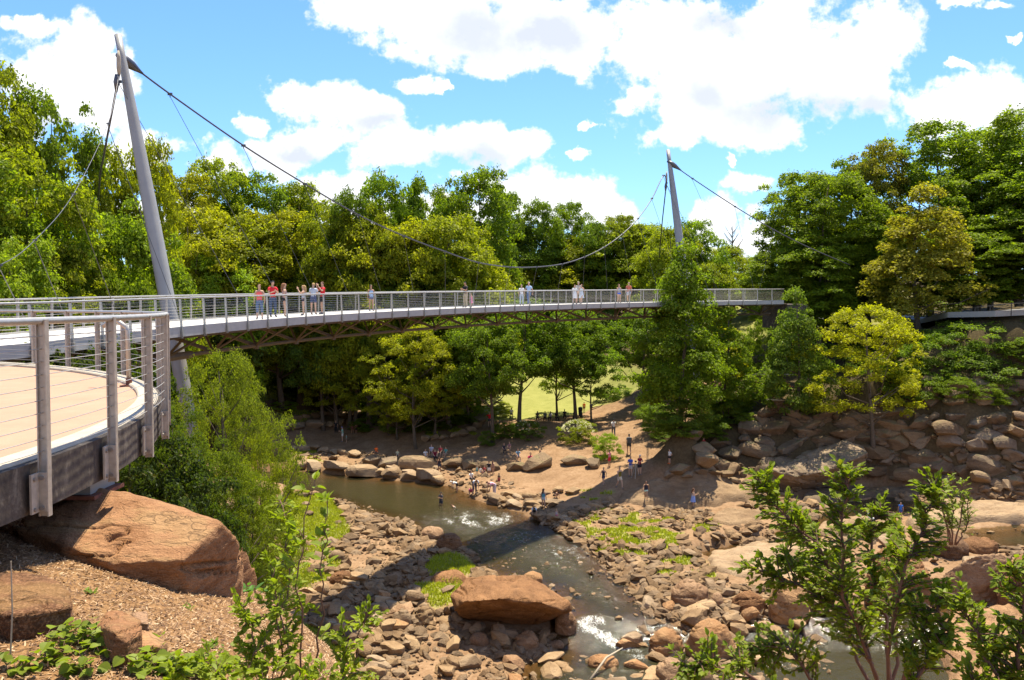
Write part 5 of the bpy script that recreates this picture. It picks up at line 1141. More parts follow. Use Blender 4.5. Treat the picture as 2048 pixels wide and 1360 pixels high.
sweep([(-1.5,-.22),(-1.2,-.22),(-1.2,-.42),(-1.5,-.42)], 'girder', M['steel_tan'], br); sweep([(1.2,-.22),(1.5,-.22),(1.5,-.42),(1.2,-.42)], 'girder', M['steel_tan'], br)
# lower ring cable and the struts that stand on it
RO, RZ = -0.15, -1.25
mb = MB(); mb.tube([bp_(s, RO, RZ) - BO for s in np.arange(4, S1 + .01, 1.5)], .085, 8); mb.obj('ring_cable', M['steel_tan'], br)
mb = MB(); mb.tube([bp_(s, RO, RZ) - BO for s in (4, 9, 12)], .15, 8); mb.obj('pipe', M['steel_tan'], br)
nodes = np.arange(6.5, S1 - 1, 3.6)
for s in nodes:
    b0 = bp_(s, RO, RZ) - BO
    def web(p, q, w0, w1, th=.05, mat='steel_tan'):
        m_ = MB(); p = np.array(p); q = np.array(q); d = q - p; d /= np.linalg.norm(d); t = bp_(s + .5, 0) - bp_(s - .5, 0); t /= np.linalg.norm(t)
        u_ = np.cross(d, np.cross(t, [0, 0, 1.0])); u_ /= np.linalg.norm(u_); v_ = np.cross(d, u_)
        V = [p + u_*w0 + v_*th, p - u_*w0 + v_*th, p - u_*w0 - v_*th, p + u_*w0 - v_*th, q + u_*w1 + v_*th, q - u_*w1 + v_*th, q - u_*w1 - v_*th, q + u_*w1 - v_*th]
        m_.add(V, [[0,1,2,3],[7,6,5,4],[0,4,5,1],[1,5,6,2],[2,6,7,3],[3,7,4,0]]); return m_
    web(b0, bp_(s - .75, -1.45, -.3) - BO, .11, .06, .04).obj('strut', M['steel_tan'], br)
    web(b0, bp_(s + .95, -1.45, -.3) - BO, .04, .04, .03).obj('strut', M['steel_tan'], br)
    web(b0, bp_(s + 1.75, 1.45, -.3) - BO, .12, .12, .05).obj('strut', M['steel_tan'], br)
    web(b0, bp_(s - 1.75, 1.45, -.3) - BO, .07, .07, .05).obj('strut', M['steel_tan'], br)
    m_ = MB(); m_.tube([b0 + [0, 0, -.16], b0 + [0, 0, .12]], [.13, .15], 8); m_.obj('node', M['steel_tan'], br)
    m_ = MB(); m_.tube([bp_(s + 1.75, -1.75, -.3) - BO, bp_(s + 1.75, 1.75, -.3) - BO], .07, 6); m_.obj('cross_beam', M['steel_tan'], br)
def railing(off, label):
    r_ = empty('railing', (0, 0, 0)); r_.parent = br; r_['label'] = label
    sg = 1 if off > 0 else -1
    pm = MB(); pm.box((0, -sg * .012, .36), (.045, .075, 1.42)); pm.box((0, sg * .03, -.16), (.11, .035, .22)); pmesh = pm.mesh('post', M['metal']); bm_ = MB()
    for s in np.arange(-8.1, S1, 1.8):
        p = bp_(s, off, 0) - BO; q = bp_(s + .1, off) - bp_(s - .1, off); o = link('post', pmesh, r_, p); o.rotation_euler = (0.035 * sg, 0, math.atan2(q[1], q[0]))
    m_ = MB(); m_.tube([bp_(s, off - sg * .035, 1.10) - BO for s in ss], .034, 8); m_.obj('handrail', M['metal'], r_, True)
    for k in range(9):
        z = .14 + k * .105; m_ = MB(); m_.tube([bp_(s, off - sg * .02, z) - BO for s in ss], .0045, 3, False); m_.obj('wire', M['metal'], r_)
railing(-1.9, 'near cable railing of the bridge'); railing(1.9, 'far cable railing of the bridge')
# masts
def mast(pd, ptop, zfoot, rmid, name='mast'):
    pd = np.array(pd); ptop = np.array(ptop); d = (ptop - pd) / (ptop[2] - pd[2]); foot = pd + d * (zfoot - pd[2]); L = ptop - foot
    t = np.linspace(0, 1, 24); rad = rmid * (0.28 + 0.72 * np.sin(PI * np.clip(t * .92 + .06, 0, 1)) ** .75); rad = np.minimum(rad, rmid); rad[-1] = rad[-2]
    m_ = MB(); m_.tube([foot + L * k - BO for k in t], rad, 24); return m_.obj(name, M['mast'], br, True)
T1t = D(236, 70, 42.0); T1d = D(347, 668, 40.2); T2t = D(1336, 300, 87.0); T2d = D(1374, 598, 83.6)
m1_ = mast(T1d, T1t, 6.0, .345); m2_ = mast(T2d, T2t, 7.0, .40)
def along(a, b, t): return a + (b - a) * t
H1 = along(T1t, T1d, .095); H2_ = along(T2t, T2d, .09)
cl_px = [(340,188),(487,291),(610,368),(717,430),(808,472),(890,503),(957,525),(1020,534),(1073,534),(1124,528),(1169,514),(1209,494),(1245,468),(1276,437),(1304,397),(1327,351)]
cl_Y = [45,48.3,51.5,54.7,57.8,60.7,63.5,66.2,68.8,71.3,73.6,75.9,78.2,80.4,82.6,84.9]
CLP = [D(a, b, y) for (a, b), y in zip(cl_px, cl_Y)]
A1 = D(252, 122, 42.3); A2_ = D(1344, 328, 86.6); B1 = D(238, 150, 41.2); B2 = D(1333, 366, 86)
def smooth_line(P_, k=6):
    P_ = np.array(P_); n = len(P_); out = []
    for i in range(n - 1):
        p0, p1, p2, p3 = P_[max(i-1,0)], P_[i], P_[i+1], P_[min(i+2,n-1)]
        for t in np.arange(k) / k: out.append(.5 * ((2*p1) + (-p0+p2)*t + (2*p0-5*p1+4*p2-p3)*t*t + (-p0+3*p1-3*p2+p3)*t**3))
    return np.array(out + [P_[-1]])
def cable(name, P_, r_, k=6):
    m_ = MB(); m_.tube(smooth_line(P_, k) - BO, r_, 8); return m_.obj(name, M['cable'], br, True)
main_P = [A1] + CLP + [B2]; mc = cable('main_cable', main_P, .044)
R_side = [A2_, D(1385,357,86.4), D(1470,413,86.2), D(1547,459,86.2), D(1620,496,86.4), D(1700,530,87)]
L_side = [B1, D(216,247,38), D(147,388,31.5), D(70,480,26.5), D(0,530,24), D(-160,585,20)]
rc = cable('side_cable', R_side, .048); lc = cable('side_cable', L_side, .013)
bs = [cable('backstay', [B1, D(200,350,46), D(185,560,55)], .05, 1), cable('backstay', [B2, D(1325,438,92), D(1318,520,100)], .055, 1)]
clm = MB(); clm.box((0,0,0), (.30,.12,.16)); clm.tube([(0,0,-.05),(0,0,-.22)], .035, 6); clmesh = clm.mesh('clamp', M['cable'])
def hanger(c, dk, par):
    m_ = MB(); m_.tube([c + [0, 0, -.12] - BO, dk - BO], .014, 5, False); m_.obj('hanger', M['cable'], br)
    o = link('clamp', clmesh, par, c - BO); o.scale = (.4,) * 3 if par is lc else (.75,) * 3; return o
def sfor(px):                                     # arc length where the outer deck edge crosses this line of sight
    best = min(np.arange(-2, S1, .1), key=lambda s: abs(1024 + F * (lambda p: p[0] / (p[1]))(bp_(s, 1.9)) - px)); return best
s0 = sfor(575); s15 = sfor(1425)
for i, c in enumerate(CLP): hanger(c, bp_(s0 + (s15 - s0) * i / 15, 1.86, -.05), mc)
hanger(B1 + [0, 0, -.3], bp_(sfor(500), 1.86, -.05), mc)
for c, px in ((B2, 1446), (R_side[1], 1490), (R_side[2], 1543), (R_side[3], 1590)): hanger(np.array(c), bp_(min(S1, sfor(px)), 1.86, -.05), rc)
for c, px in ((L_side[1], 360), (L_side[2], 240), (L_side[3], 138), (L_side[4], 60)): hanger(np.array(c), bp_(sfor(px), 1.86, -.05), lc)
# cable heads on the masts
for hp, q in ((A1, CLP[0]), (A2_, R_side[1])):
    d = q - hp; d /= np.linalg.norm(d); m_ = MB(); back = hp - d * .55
    m_.tube([back - BO, hp - BO, hp + d * .35 - BO, hp + d * .85 - BO, hp + d * 1.1 - BO], [.12, .24, .22, .1, .055], 10); m_.obj('cable_socket', M['cable'], br, True)
for hp, tt in ((B1, T1t), (B2, T2t)):
    m_ = MB(); m_.tube([hp + [0, 0, 1.1] - BO, hp + [0, 0, .8] - BO, hp + [0, 0, .3] - BO, hp - BO], [.04, .09, .10, .06], 10); m_.obj('saddle', M['curb'], br, True)
    m_ = MB(); m_.tube([hp + [-.05, -.1, 0] - BO, hp + [-.08, -.1, -.35] - BO, hp + [-.1, -.1, -.8] - BO], [.09, .14, .05], 8); m_.obj('cable_socket', M['cable'], br, True)
# concrete abutment at the far end
ab = MB(); p = bp_(S1, 0); q = bp_(S1 - 1, 0) - p; ax = [q / np.linalg.norm(q), np.cross([0, 0, 1], q / np.linalg.norm(q)), [0, 0, 1]]; ab.box(p + [0, 0, -1.5] - q * 1.8, (2.5, 3.4, 2.3), ax); tag(ab.obj('abutment', M['stain']), 'concrete landing at the far end of the footbridge among the trees', 'abutment')

# ------------------------------------------------------------------ viewing terrace
TC = np.array([-16.97, 6.61]); TR = 13.33; TZ = 16.65
te = tag(empty('viewing_terrace', (TC[0], TC[1], TZ)), 'round concrete viewing terrace with a steel cable railing in the near left', 'terrace'); te.rotation_euler = (-0.02, 0, 0)
def ringpts(R_, z, a0=-PI, a1=PI, n=181): a = np.linspace(a0, a1, n); return np.stack([R_ * np.cos(a), R_ * np.sin(a), np.full(n, z)], 1)
na = 180
def rsweep(prof, name, mat):
    a = np.arange(na) / na * 2 * PI; n = len(prof); V = np.concatenate([[[R_ * math.cos(x), R_ * math.sin(x), z] for R_, z in prof] for x in a]); Q = [(i*n+j, i*n+(j+1)%n, ((i+1)%na)*n+(j+1)%n, ((i+1)%na)*n+j) for i in range(na) for j in range(n)]
    return link(name, mesh_np(name, V, np.array(Q), mat), te)
# slab top disc
m_ = MB(); top = ringpts(TR - .30, 0, n=na + 1)[:-1]; bot = top - [0, 0, .3]; i = np.arange(na); m_.add(np.concatenate([top, bot, [[0, 0, 0], [0, 0, -.3]]]), np.stack([i, (i + 1) % na, na + (i + 1) % na, na + i], 1)[:, ::-1], np.concatenate([np.stack([i, (i + 1) % na, np.full(na, 2 * na)], 1), np.stack([(i + 1) % na + na, i + na, np.full(na, 2 * na + 1)], 1)]))
m_.obj('floor', M['terrace'], te)
rsweep([(TR - .298, -.2), (TR - .298, .03), (TR - .28, .05), (TR - .06, .055), (TR - .04, .035), (TR - .04, -.2)], 'curb', M['curb'])
rsweep([(TR - .6, -.32), (TR - .6, -.203), (TR - .0, -.203), (TR - .0, -.03), (TR + .0, -.36), (TR - .25, -.36)][:2] + [(TR - .05, -.203), (TR - .038, .03), (TR, .02), (TR + .0, -.36), (TR - .3, -.36)], 'edge_band', M['stain'])
tr_ = empty('railing'); tr_.parent = te; tr_['label'] = 'steel post and cable railing round the terrace'
RR = TR + .075
pb = MB()
pb.box((0, 0, .36), (.062, .010, 1.50)); pb.box((.034, 0, .36), (.010, .06, 1.50)); pb.box((-.034, 0, .36), (.010, .05, 1.50))
pmesh = pb.mesh('post', M['metal_dull'])
kb = MB(); kb.box((-.03, -.075, -.2), (.016, .15, .30)); kb.box((.0, -.03, -.2), (.07, .016, .30)); kmesh = kb.mesh('bracket', M['metal_dull'])
bl = MB()
for zz in (-.32, -.09): bl.tube([(0, -.02, zz), (0, -.055, zz)], .017, 8); bl.tube([(-.045, -.11, zz), (-.01, -.11, zz)], .016, 8)
blmesh = bl.mesh('bolt', M['bolt'])
def angfor(px, far=False):
    a = np.radians(np.arange(-60, 150, .05)); X = TC[0] + RR * np.cos(a); Y = TC[1] + RR * np.sin(a); xx = 1024 + F * X / np.maximum(Y, .5); amax = a[np.argmax(xx)]
    m = (a > amax) if far else (a <= amax); return a[m][np.argmin(abs(xx[m] - px))]
an = [angfor(80), angfor(219)]; st_ = an[1] - an[0]
angs = [an[0] + st_ * k for k in range(-3, 22)]
for a in angs:
    p = np.array([RR * math.cos(a), RR * math.sin(a), 0])
    for nm, mm in (('post', pmesh), ('bracket', kmesh), ('bolt', blmesh)):
        o = link(nm, mm, tr_, p); o.rotation_euler = (0, 0, a); 
m_ = MB(); A_ = np.linspace(angs[0], angs[-1], 150); m_.tube([(RR * math.cos(a), RR * math.sin(a), 1.10) for a in A_], .028, 12); m_.obj('handrail', M['metal'], tr_, True)
for k in range(10):
    m_ = MB(); z = .11 + k * .097; m_.tube([(RR * math.cos(a), RR * math.sin(a), z) for a in A_], .0035, 4, False); m_.obj('wire', M['metal'], tr_)
# steel footing under the edge, standing on the boulder
fx = D(190, 985, 8.15); ft = MB(); ft.box((fx[0] - .2, fx[1] + .15, TZ - .43), (.42, .5, .18)); o = ft.obj('footing', M['mast'], te, loc=(-TC[0], -TC[1], -TZ))
ft = MB(); ft.box((fx[0] - .2, fx[1] + .15, TZ - .54), (.55, .62, .035)); ft.obj('base_plate', M['rust'], te, loc=(-TC[0], -TC[1], -TZ))
# bent pipe post on the terrace
bp0 = P(258, 768, TZ - .1); pp = tag(empty('pipe_post', (bp0[0], bp0[1], TZ - .02 * (bp0[1] - 6.6))), 'grey bent pipe post with rusty foot standing on the terrace', 'post')
m_ = MB(); m_.tube([(0,0,.03),(0,0,.83),(-.02,0,.89),(-.17,0,1.0),(-.24,0,1.0),(-.37,0,.9)], .034, 10); m_.obj('pipe', M['metal'], pp, True)
m_ = MB(); m_.tube([(0,0,0),(0,0,.12)], .046, 10); m_.box((0,0,.012), (.2,.2,.02)); m_.obj('foot', M['rust'], pp)

# ------------------------------------------------------------------ people
POSES = {}
def sk(pose):
    J = dict(pel=(0,0,.94), waist=(0,0,1.08), chest=(0,.0,1.30), neck=(0,-.005,1.47), head0=(0,.01,1.555), head=(0,.02,1.65), top=(0,.01,1.735),
             shL=(-.17,0,1.40), shR=(.17,0,1.40), elL=(-.23,-.02,1.13), elR=(.23,-.02,1.13), wrL=(-.25,.05,.89), wrR=(.25,.05,.89), haL=(-.25,.07,.80), haR=(.25,.07,.80),
             hiL=(-.09,0,.90), hiR=(.09,0,.90), knL=(-.11,.02,.49), knR=(.11,.02,.49), anL=(-.12,0,.08), anR=(.12,0,.08), toL=(-.135,.17,.03), toR=(.135,.17,.03))
    J = {k: np.array(v, float) for k, v in J.items()}
    def leg(s, kn, an, to): J['kn' + s] = np.array(kn, float); J['an' + s] = np.array(an, float); J['to' + s] = np.array(to, float)
    def arm(s, el, wr, ha): J['el' + s] = np.array(el, float); J['wr' + s] = np.array(wr, float); J['ha' + s] = np.array(ha, float)
    if pose == 'photo': arm('L', (-.24,.16,1.24), (-.09,.30,1.50), (-.05,.32,1.58)); arm('R', (.24,.16,1.24), (.09,.30,1.50), (.05,.32,1.58))
    if pose == 'hips': arm('L', (-.40,-.08,1.17), (-.22,.05,1.0), (-.15,.09,.97)); arm('R', (.40,-.08,1.17), (.22,.05,1.0), (.15,.09,.97))
    if pose == 'look': arm('L', (-.22,.12,1.14), (-.08,.32,1.22), (-.03,.38,1.26)); arm('R', (.22,.10,1.14), (.08,.32,1.20), (.03,.38,1.24)); J['head'] += [0,.04,-.01]; J['top'] += [0,.07,-.02]
    if pose == 'walk': leg('L', (-.10,.22,.53), (-.10,.27,.10), (-.11,.43,.10)); leg('R', (.10,-.05,.48), (.10,-.36,.16), (.11,-.23,.03)); arm('L', (-.22,-.16,1.16), (-.23,-.2,.93), (-.23,-.17,.84)); arm('R', (.22,.10,1.15), (.23,.26,.97), (.23,.31,.89))
    if pose == 'sit':
        for k in J: J[k][2] -= .45
        leg('L', (-.15,.44,.50), (-.14,.50,.08), (-.15,.67,.03)); leg('R', (.15,.43,.50), (.17,.40,.08), (.19,.56,.03)); arm('L', (-.22,.12,.72), (-.12,.36,.60), (-.10,.44,.58)); arm('R', (.22,.12,.72), (.12,.36,.60), (.10,.44,.58))
    if pose in ('bend', 'crouch'):
        ang = 1.25 if pose == 'bend' else .8; c, s = math.cos(ang), math.sin(ang); o = J['pel'].copy()
        for k in J:
            if (k[:2] not in ('hi', 'kn', 'an', 'to') or k == 'top') and k != 'pel': d = J[k] - o; J[k] = o + np.array([d[0], d[1] * c + d[2] * s, d[2] * c - d[1] * s])
        for s_ in 'LR': sx = -1 if s_ == 'L' else 1; b = J['sh' + s_]; J['el' + s_] = b + [sx*.03,.06,-.27]; J['wr' + s_] = b + [0,.12,-.50]; J['ha' + s_] = b + [0,.15,-.58]
        if pose == 'crouch':
            for k in J:
                if k[:2] not in ('kn', 'an', 'to') or k == 'top': J[k][2] -= .62
            leg('L', (-.18,.34,.46), (-.14,.05,.09), (-.16,.2,.03)); leg('R', (.18,.34,.46), (.14,.05,.09), (.16,.2,.03))
            for k in J:
                if k[:2] in ('pe', 'hi'): J[k][1] -= .12
            for s_ in 'LR': J['ha' + s_][2] = max(J['ha' + s_][2], .1); J['wr' + s_][2] = max(J['wr' + s_][2], .16)
    return J
BON = [('pel','waist',.135),('waist','chest',.125),('chest','neck',.14),('neck','head0',.055),('head0','head',.075),('head','top',.09),
       ('chest','shL',.08),('shL','elL',.047),('elL','wrL',.037),('wrL','haL',.03),('chest','shR',.08),('shR','elR',.047),('elR','wrR',.037),('wrR','haR',.03),
       ('pel','hiL',.11),('hiL','knL',.078),('knL','anL',.052),('anL','toL',.04),('pel','hiR',.11),('hiR','knR',.078),('knR','anR',.052),('anR','toR',.04)]
RAD = dict(pel=(.15,.115), waist=(.125,.10), chest=(.155,.11), neck=(.052,.055), head0=(.062,.07), head=(.082,.10), top=(.06,.075), sh=(.062,.062), el=(.04,.04), wr=(.027,.027), ha=(.035,.018), hi=(.10,.10), kn=(.058,.058), an=(.038,.04), to=(.038,.025))
def body_mesh(pose):
    J = sk(pose); names = list(J); idx = {k: i for i, k in enumerate(names)}
    me = bpy.data.meshes.new('b'); V = [J[k] for k in names]; E = [(idx[a], idx[b]) for a, b, _ in BON]; rd = [RAD[k] if k in RAD else RAD[k[:2]] for k in names]
    for s in 'LR':                                    # fingers and thumb
        h = J['ha' + s]; d = h - J['wr' + s]; d /= np.linalg.norm(d); sx = -1 if s == 'L' else 1; side = np.cross(d, [sx * 1.0, 0, 0.2]); side /= np.linalg.norm(side); inn = np.cross(side, d)
        for q, ln in enumerate((.075, .085, .08, .062)):
            b = h + side * (.027 - .018 * q); i0 = len(V); V += [b, b + d * ln * .55 + inn * .008 * sx, b + d * ln + inn * .03 * sx]; rd += [(.010, .010), (.009, .009), (.007, .007)]; E += [(idx['ha' + s], i0), (i0, i0 + 1), (i0 + 1, i0 + 2)]
        b = J['wr' + s] * .45 + h * .55 + side * .035; i0 = len(V); V += [b, b + side * .03 + d * .03, b + side * .035 + d * .06]; rd += [(.012, .012), (.010, .010), (.008, .008)]; E += [(idx['ha' + s], i0), (i0, i0 + 1), (i0 + 1, i0 + 2)]
    me.from_pydata([tuple(v) for v in V], E, []); o = bpy.data.objects.new('b', me); COL.objects.link(o)
    sm = o.modifiers.new('s', 'SKIN'); sm.use_smooth_shade = True
    for i, (a, b) in enumerate(rd): me.skin_vertices[0].data[i].radius = (a, b); me.skin_vertices[0].data[i].use_root = (i == idx['pel'])
    sb = o.modifiers.new('u', 'SUBSURF'); sb.levels = 1; sb.render_levels = 1
    dg = bpy.context.evaluated_depsgraph_get(); m2 = bpy.data.meshes.new_from_object(o.evaluated_get(dg)); bpy.data.objects.remove(o)
    n = len(m2.vertices); V = np.empty(n * 3, np.float32); m2.vertices.foreach_get('co', V); V = V.reshape(-1, 3).astype(float); N = np.empty(n * 3, np.float32); m2.vertices.foreach_get('normal', N); N = N.reshape(-1, 3)
    # nearest bone and position along it
    bd = np.full(n, 1e9); bi = np.zeros(n, int); bt = np.zeros(n)
    for k, (a, b, r_) in enumerate(BON):
        e = J[b] - J[a]; t = np.clip((V - J[a]) @ e / (e @ e), 0, 1); d = np.linalg.norm(V - J[a] - t[:, None] * e, axis=1) - r_ * .8; m = d < bd; bd[m] = d[m]; bi[m] = k; bt[m] = t[m]
    nm = [a + '_' + b for a, b, _ in BON]; fs = [list(p.vertices) for p in m2.polygons]
    def part(sel, off, name):
        keep = [f for f in fs if sum(sel[v] for v in f) > len(f) / 2]; used = sorted({v for f in keep for v in f}); mp = {v: i for i, v in enumerate(used)}
        if not keep: return None
        me_ = bpy.data.meshes.new(name); me_.from_pydata([tuple(V[v] + N[v] * off) for v in used], [], [[mp[v] for v in f] for f in keep]); me_.polygons.foreach_set('use_smooth', [True] * len(keep)); me_.materials.append(M['white']); return me_
    isb = lambda *a: np.isin(bi, [nm.index(x) for x in a])
    torso = isb('pel_waist', 'waist_chest', 'chest_neck', 'chest_shL', 'chest_shR'); up_ = isb('shL_elL', 'shR_elR'); lo_ = isb('elL_wrL', 'elR_wrR')
    hip = isb('pel_hiL', 'pel_hiR'); th_ = isb('hiL_knL', 'hiR_knR'); ca_ = isb('knL_anL', 'knR_anR'); ft_ = isb('anL_toL', 'anR_toR'); hd = isb('head0_head', 'head_top')
    hc = J['head']; hup = J['top'] - J['head0']; hup /= np.linalg.norm(hup); fw = np.array([0, 1.0, 0]); fw -= fw @ hup * hup; fw /= np.linalg.norm(fw)
    rel = V - hc; hsel = hd & ((rel @ hup > .045) | ((rel @ fw < .01) & (rel @ hup > -.09)))
    parts = dict(body=part(np.ones(n, bool), 0, 'body'), tee=part(torso & ~(bi == nm.index('chest_neck')) | (isb('chest_neck') & (bt < .75)) | (up_ & (bt < .6)), .014, 'shirt'), tank=part(torso & ~isb('chest_shL', 'chest_shR') & ~(isb('chest_neck') & (bt > .55)), .014, 'shirt'),
                 shorts=part(hip | (th_ & (bt < .6)) | (isb('pel_waist') & (bt < .35)), .018, 'shorts'), minis=part(hip | (th_ & (bt < .25)) | (isb('pel_waist') & (bt < .35)), .016, 'shorts'), trousers=part(hip | th_ | (ca_ & (bt < .92)) | (isb('pel_waist') & (bt < .35)), .016, 'trousers'),
                 capri=part(hip | th_ | (ca_ & (bt < .4)) | (isb('pel_waist') & (bt < .35)), .016, 'trousers'), shoes=part(ft_ | (ca_ & (bt > .95)), .010, 'shoes'), hair=part(hsel, .016, 'hair'))
    # long hair down the back
    hb = hc - fw * .085; lh = MB(); c2 = J['chest'] - np.array([0, .14, 0]) if pose not in ('bend', 'crouch') else hb + [0, .02, -.28]
    lh.tube([hc + hup * .07 - fw * .03, hb + hup * .02, (hb + c2) / 2 - fw * .015, c2], [.06, .088, .075, .03], 10); parts['long'] = lh.mesh('hair', M['white'], True)
    # skirt flare
    if pose in ('stand', 'walk', 'photo', 'hips', 'look'):
        skt = MB(); skt.tube([J['waist'] + [0, 0, .02], J['pel'], J['pel'] - [0, 0, .25], J['pel'] - [0, 0, .42]], [.135, .175, .21, .24], 14, False); parts['skirt'] = skt.mesh('skirt', M['white'], True)
        skt.tube([J['chest'] + [0, 0, .02], J['waist']], [.15, .135], 14, False)
    low = min(J['toL'][2], J['toR'][2]) - .025
    parts['low'] = low; parts['h'] = J['top'][2] + .07; POSES[pose] = parts
for q in ('stand', 'photo', 'hips', 'look', 'walk', 'sit', 'bend', 'crouch'): body_mesh(q)
CM = {}
def cmat(c, rough=.8):
    k = tuple(round(x, 3) for x in c)
    if k not in CM: CM[k] = plain('cloth', c, rough, 0, 14, .12, 0, .2)
    return CM[k]
SK1 = (.52,.33,.23); SK2 = (.40,.24,.15); SK3 = (.17,.09,.055)
BLK = (.02,.02,.025); WHT = (.72,.72,.70); RED = (.60,.03,.04); NAV = (.03,.045,.09); KHA = (.42,.35,.24); GRY = (.30,.31,.33); JEA = (.10,.15,.25); LBL = (.30,.42,.60); COR = (.75,.13,.12); PNK = (.75,.28,.42); BRN = (.10,.05,.03); BLD = (.40,.26,.12); TEA = (.10,.38,.33); MAR = (.22,.02,.035); ORG = (.80,.16,.03); YEL = (.65,.50,.08); BLU = (.05,.15,.60); MNT = (.45,.70,.62)
def person(pos, face, pose, height, top, tcol, bot, bcol, label, hair='short', hcol=BRN, skin=SK1, shoe=(.15,.14,.14), cap=None, group=None, sx=1.0):
    pt = POSES[pose]; sc = height / 1.80; e = empty('person', (pos[0], pos[1], pos[2] - pt['low'] * sc), rz=face); e.scale = (sc * sx, sc * sx, sc); tag(e, label, 'person', group)
    def ad(k, name, col):
        if pt.get(k) is None: return
        o = link(name, pt[k], e); o.material_slots[0].link = 'OBJECT'; o.material_slots[0].material = cmat(col)
    ad('body', 'body', skin); ad(top, 'shirt', tcol); ad('shoes', 'shoes', shoe)
    if bot == 'skirt': ad('shorts' if 'skirt' not in pt else 'skirt', 'skirt', bcol)
    else: ad(bot, 'trousers' if bot in ('trousers', 'capri') else 'shorts', bcol)
    ad('hair', 'cap' if cap else 'hair', cap or hcol)
    if hair == 'long': ad('long', 'long_hair', hcol)
    return e
def onb(px, off, *a, **k):                        # on the bridge deck
    s = min(np.arange(0, S1, .05), key=lambda s: abs(1024 + F * bp_(s, off)[0] / bp_(s, off)[1] - px)); return person(bp_(s, off, 0), *a, **k)
TO = PI                                            # facing the camera
onb(520,-.6,TO+.2,'stand',1.66,'tank',COR,'capri',JEA,'blonde woman in a coral tank top and cropped jeans on the bridge','short',BLD)
onb(546,.2,TO+.6,'look',1.84,'tee',RED,'trousers',(.06,.09,.16),'tall man in a red shirt and jeans with arms folded on the bridge','short',BLK)
onb(570,-.3,TO+1.9,'stand',1.70,'tank',(.45,.30,.30),'minis',BLK,'ponytailed woman in a patterned tank top and black shorts on the bridge','long',(.25,.12,.06))
onb(607,.0,TO-1.3,'photo',1.60,'tank',(.38,.42,.5),'minis',(.04,.04,.06),'girl in a grey tank top taking a picture on the bridge','long',BLD)
onb(627,.2,TO+3.0,'look',1.74,'tee',(.42,.47,.56),'shorts',(.06,.08,.16),'boy in a pale grey shirt and navy shorts seen from behind on the bridge','short',BLD)
onb(646,.1,TO-.9,'photo',1.80,'tee',RED,'shorts',BLK,'boy in a red shirt and black shorts holding up a camera on the bridge','short',BRN)
onb(742,.7,TO+.5,'stand',1.62,'tank',LBL,'minis',(.1,.12,.2),'lone dark-haired woman in a light blue top on the bridge','long',BLK,SK2)
onb(931,.4,TO-.8,'look',1.84,'tee',BLK,'trousers',KHA,'man in a black shirt and khaki trousers looking down at his phone on the bridge','short',BLK,SK2)
onb(942,.3,TO-.5,'stand',1.0,'tank',PNK,'skirt',PNK,'toddler girl in a pink dress beside the man in black','short',BLD)
onb(1043,.4,TO+.3,'stand',1.64,'tee',WHT,'trousers',(.40,.46,.52),'grey-haired woman in a white top and pale jeans on the bridge','short',(.55,.5,.42))
onb(1058,.3,TO-.6,'walk',1.84,'tee',(.38,.52,.75),'trousers',(.13,.20,.36),'older man in a light blue shirt and jeans on the bridge','short',(.55,.5,.45))
onb(1149,.3,TO+.2,'stand',1.62,'tee',WHT,'skirt',WHT,'woman in a white dress beside the man in a white cap','short',BLD)
onb(1157,.6,TO,'stand',1.86,'tee',(.45,.43,.41),'shorts',(.42,.38,.32),'man in a grey shirt with a white cap on the bridge','short',BRN,cap=WHT)
onb(1163,.1,TO-.4,'walk',1.66,'tank',(.60,.66,.70),'skirt',(.60,.66,.70),'woman in a pale blue dress walking beside the white-capped man','short',BLD)
onb(1238,.4,TO+.4,'stand',1.66,'tank',(.30,.30,.38),'minis',BLU,'dark-haired woman in a grey top and bright blue shorts on the bridge','long',BRN)
onb(1257,.4,TO-.2,'walk',1.82,'tee',(.50,.14,.10),'shorts',(.50,.50,.55),'man in a brick red shirt and pale shorts on the bridge','short',(.5,.45,.4))
def onp(px, foot, hpx, face, pose, *a, real=None, **k):
    p = hit(px, foot, 30, False); wz = zw(p[0], p[1]); ht = {'sit': 1.30, 'bend': 1.16, 'crouch': .95}.get(pose, 1.8)
    h = hpx * p[1] / F * 1.8 / ht; h = min(max(h, .95), 1.95); return person(p, face, pose, h, *a, **k)
onp(672,868,28,TO,'stand','tee',BLK,'trousers',BLK,'person in black clothes in the shade behind the slender tree')
onp(685,884,32,TO-1.2,'look','tee',(.30,.62,.48),'shorts',WHT,'man in a mint green shirt and blue cap standing on the left beach rocks',cap=BLU)
onp(693,887,18,TO-1.4,'stand','tee',TEA,'shorts',(.1,.1,.12),'small child in teal beside the man in mint green')
onp(705,868,24,TO,'stand','tank',(.35,.12,.10),'shorts',(.2,.08,.07),'reddish-clad person in the shade at the back of the left beach','short',BRN,SK2)
onp(712,868,22,TO+.5,'stand','tank',(.25,.10,.09),'shorts',BLK,'second shaded person at the back of the left beach','short',BRN,SK2)
onp(753,914,24,TO-.6,'sit','tee',ORG,'shorts',(.3,.2,.15),'person in a bright orange shirt sitting on a stone','short',BLK,SK3)
onp(795,917,18,TO+.2,'sit','tee',(.62,.62,.40),'shorts',(.15,.2,.25),'child in a pale yellow shirt sitting on the stones')
onp(851,920,22,TO+.3,'sit','tee',WHT,'shorts',(.4,.3,.25),'person in a white shirt sitting at the left end of the seated group')
onp(863,912,24,TO-.1,'sit','tee',(.5,.52,.62),'shorts',BLK,'person in white and navy sitting second in the seated group')
onp(870,922,24,TO+.3,'sit','tee',MAR,'trousers',BLK,'person in dark maroon sitting in the middle of the seated group')
onp(881,914,24,TO-.3,'sit','tee',(.4,.05,.06),'shorts',NAV,'person in a dark red shirt sitting beside the one in teal')
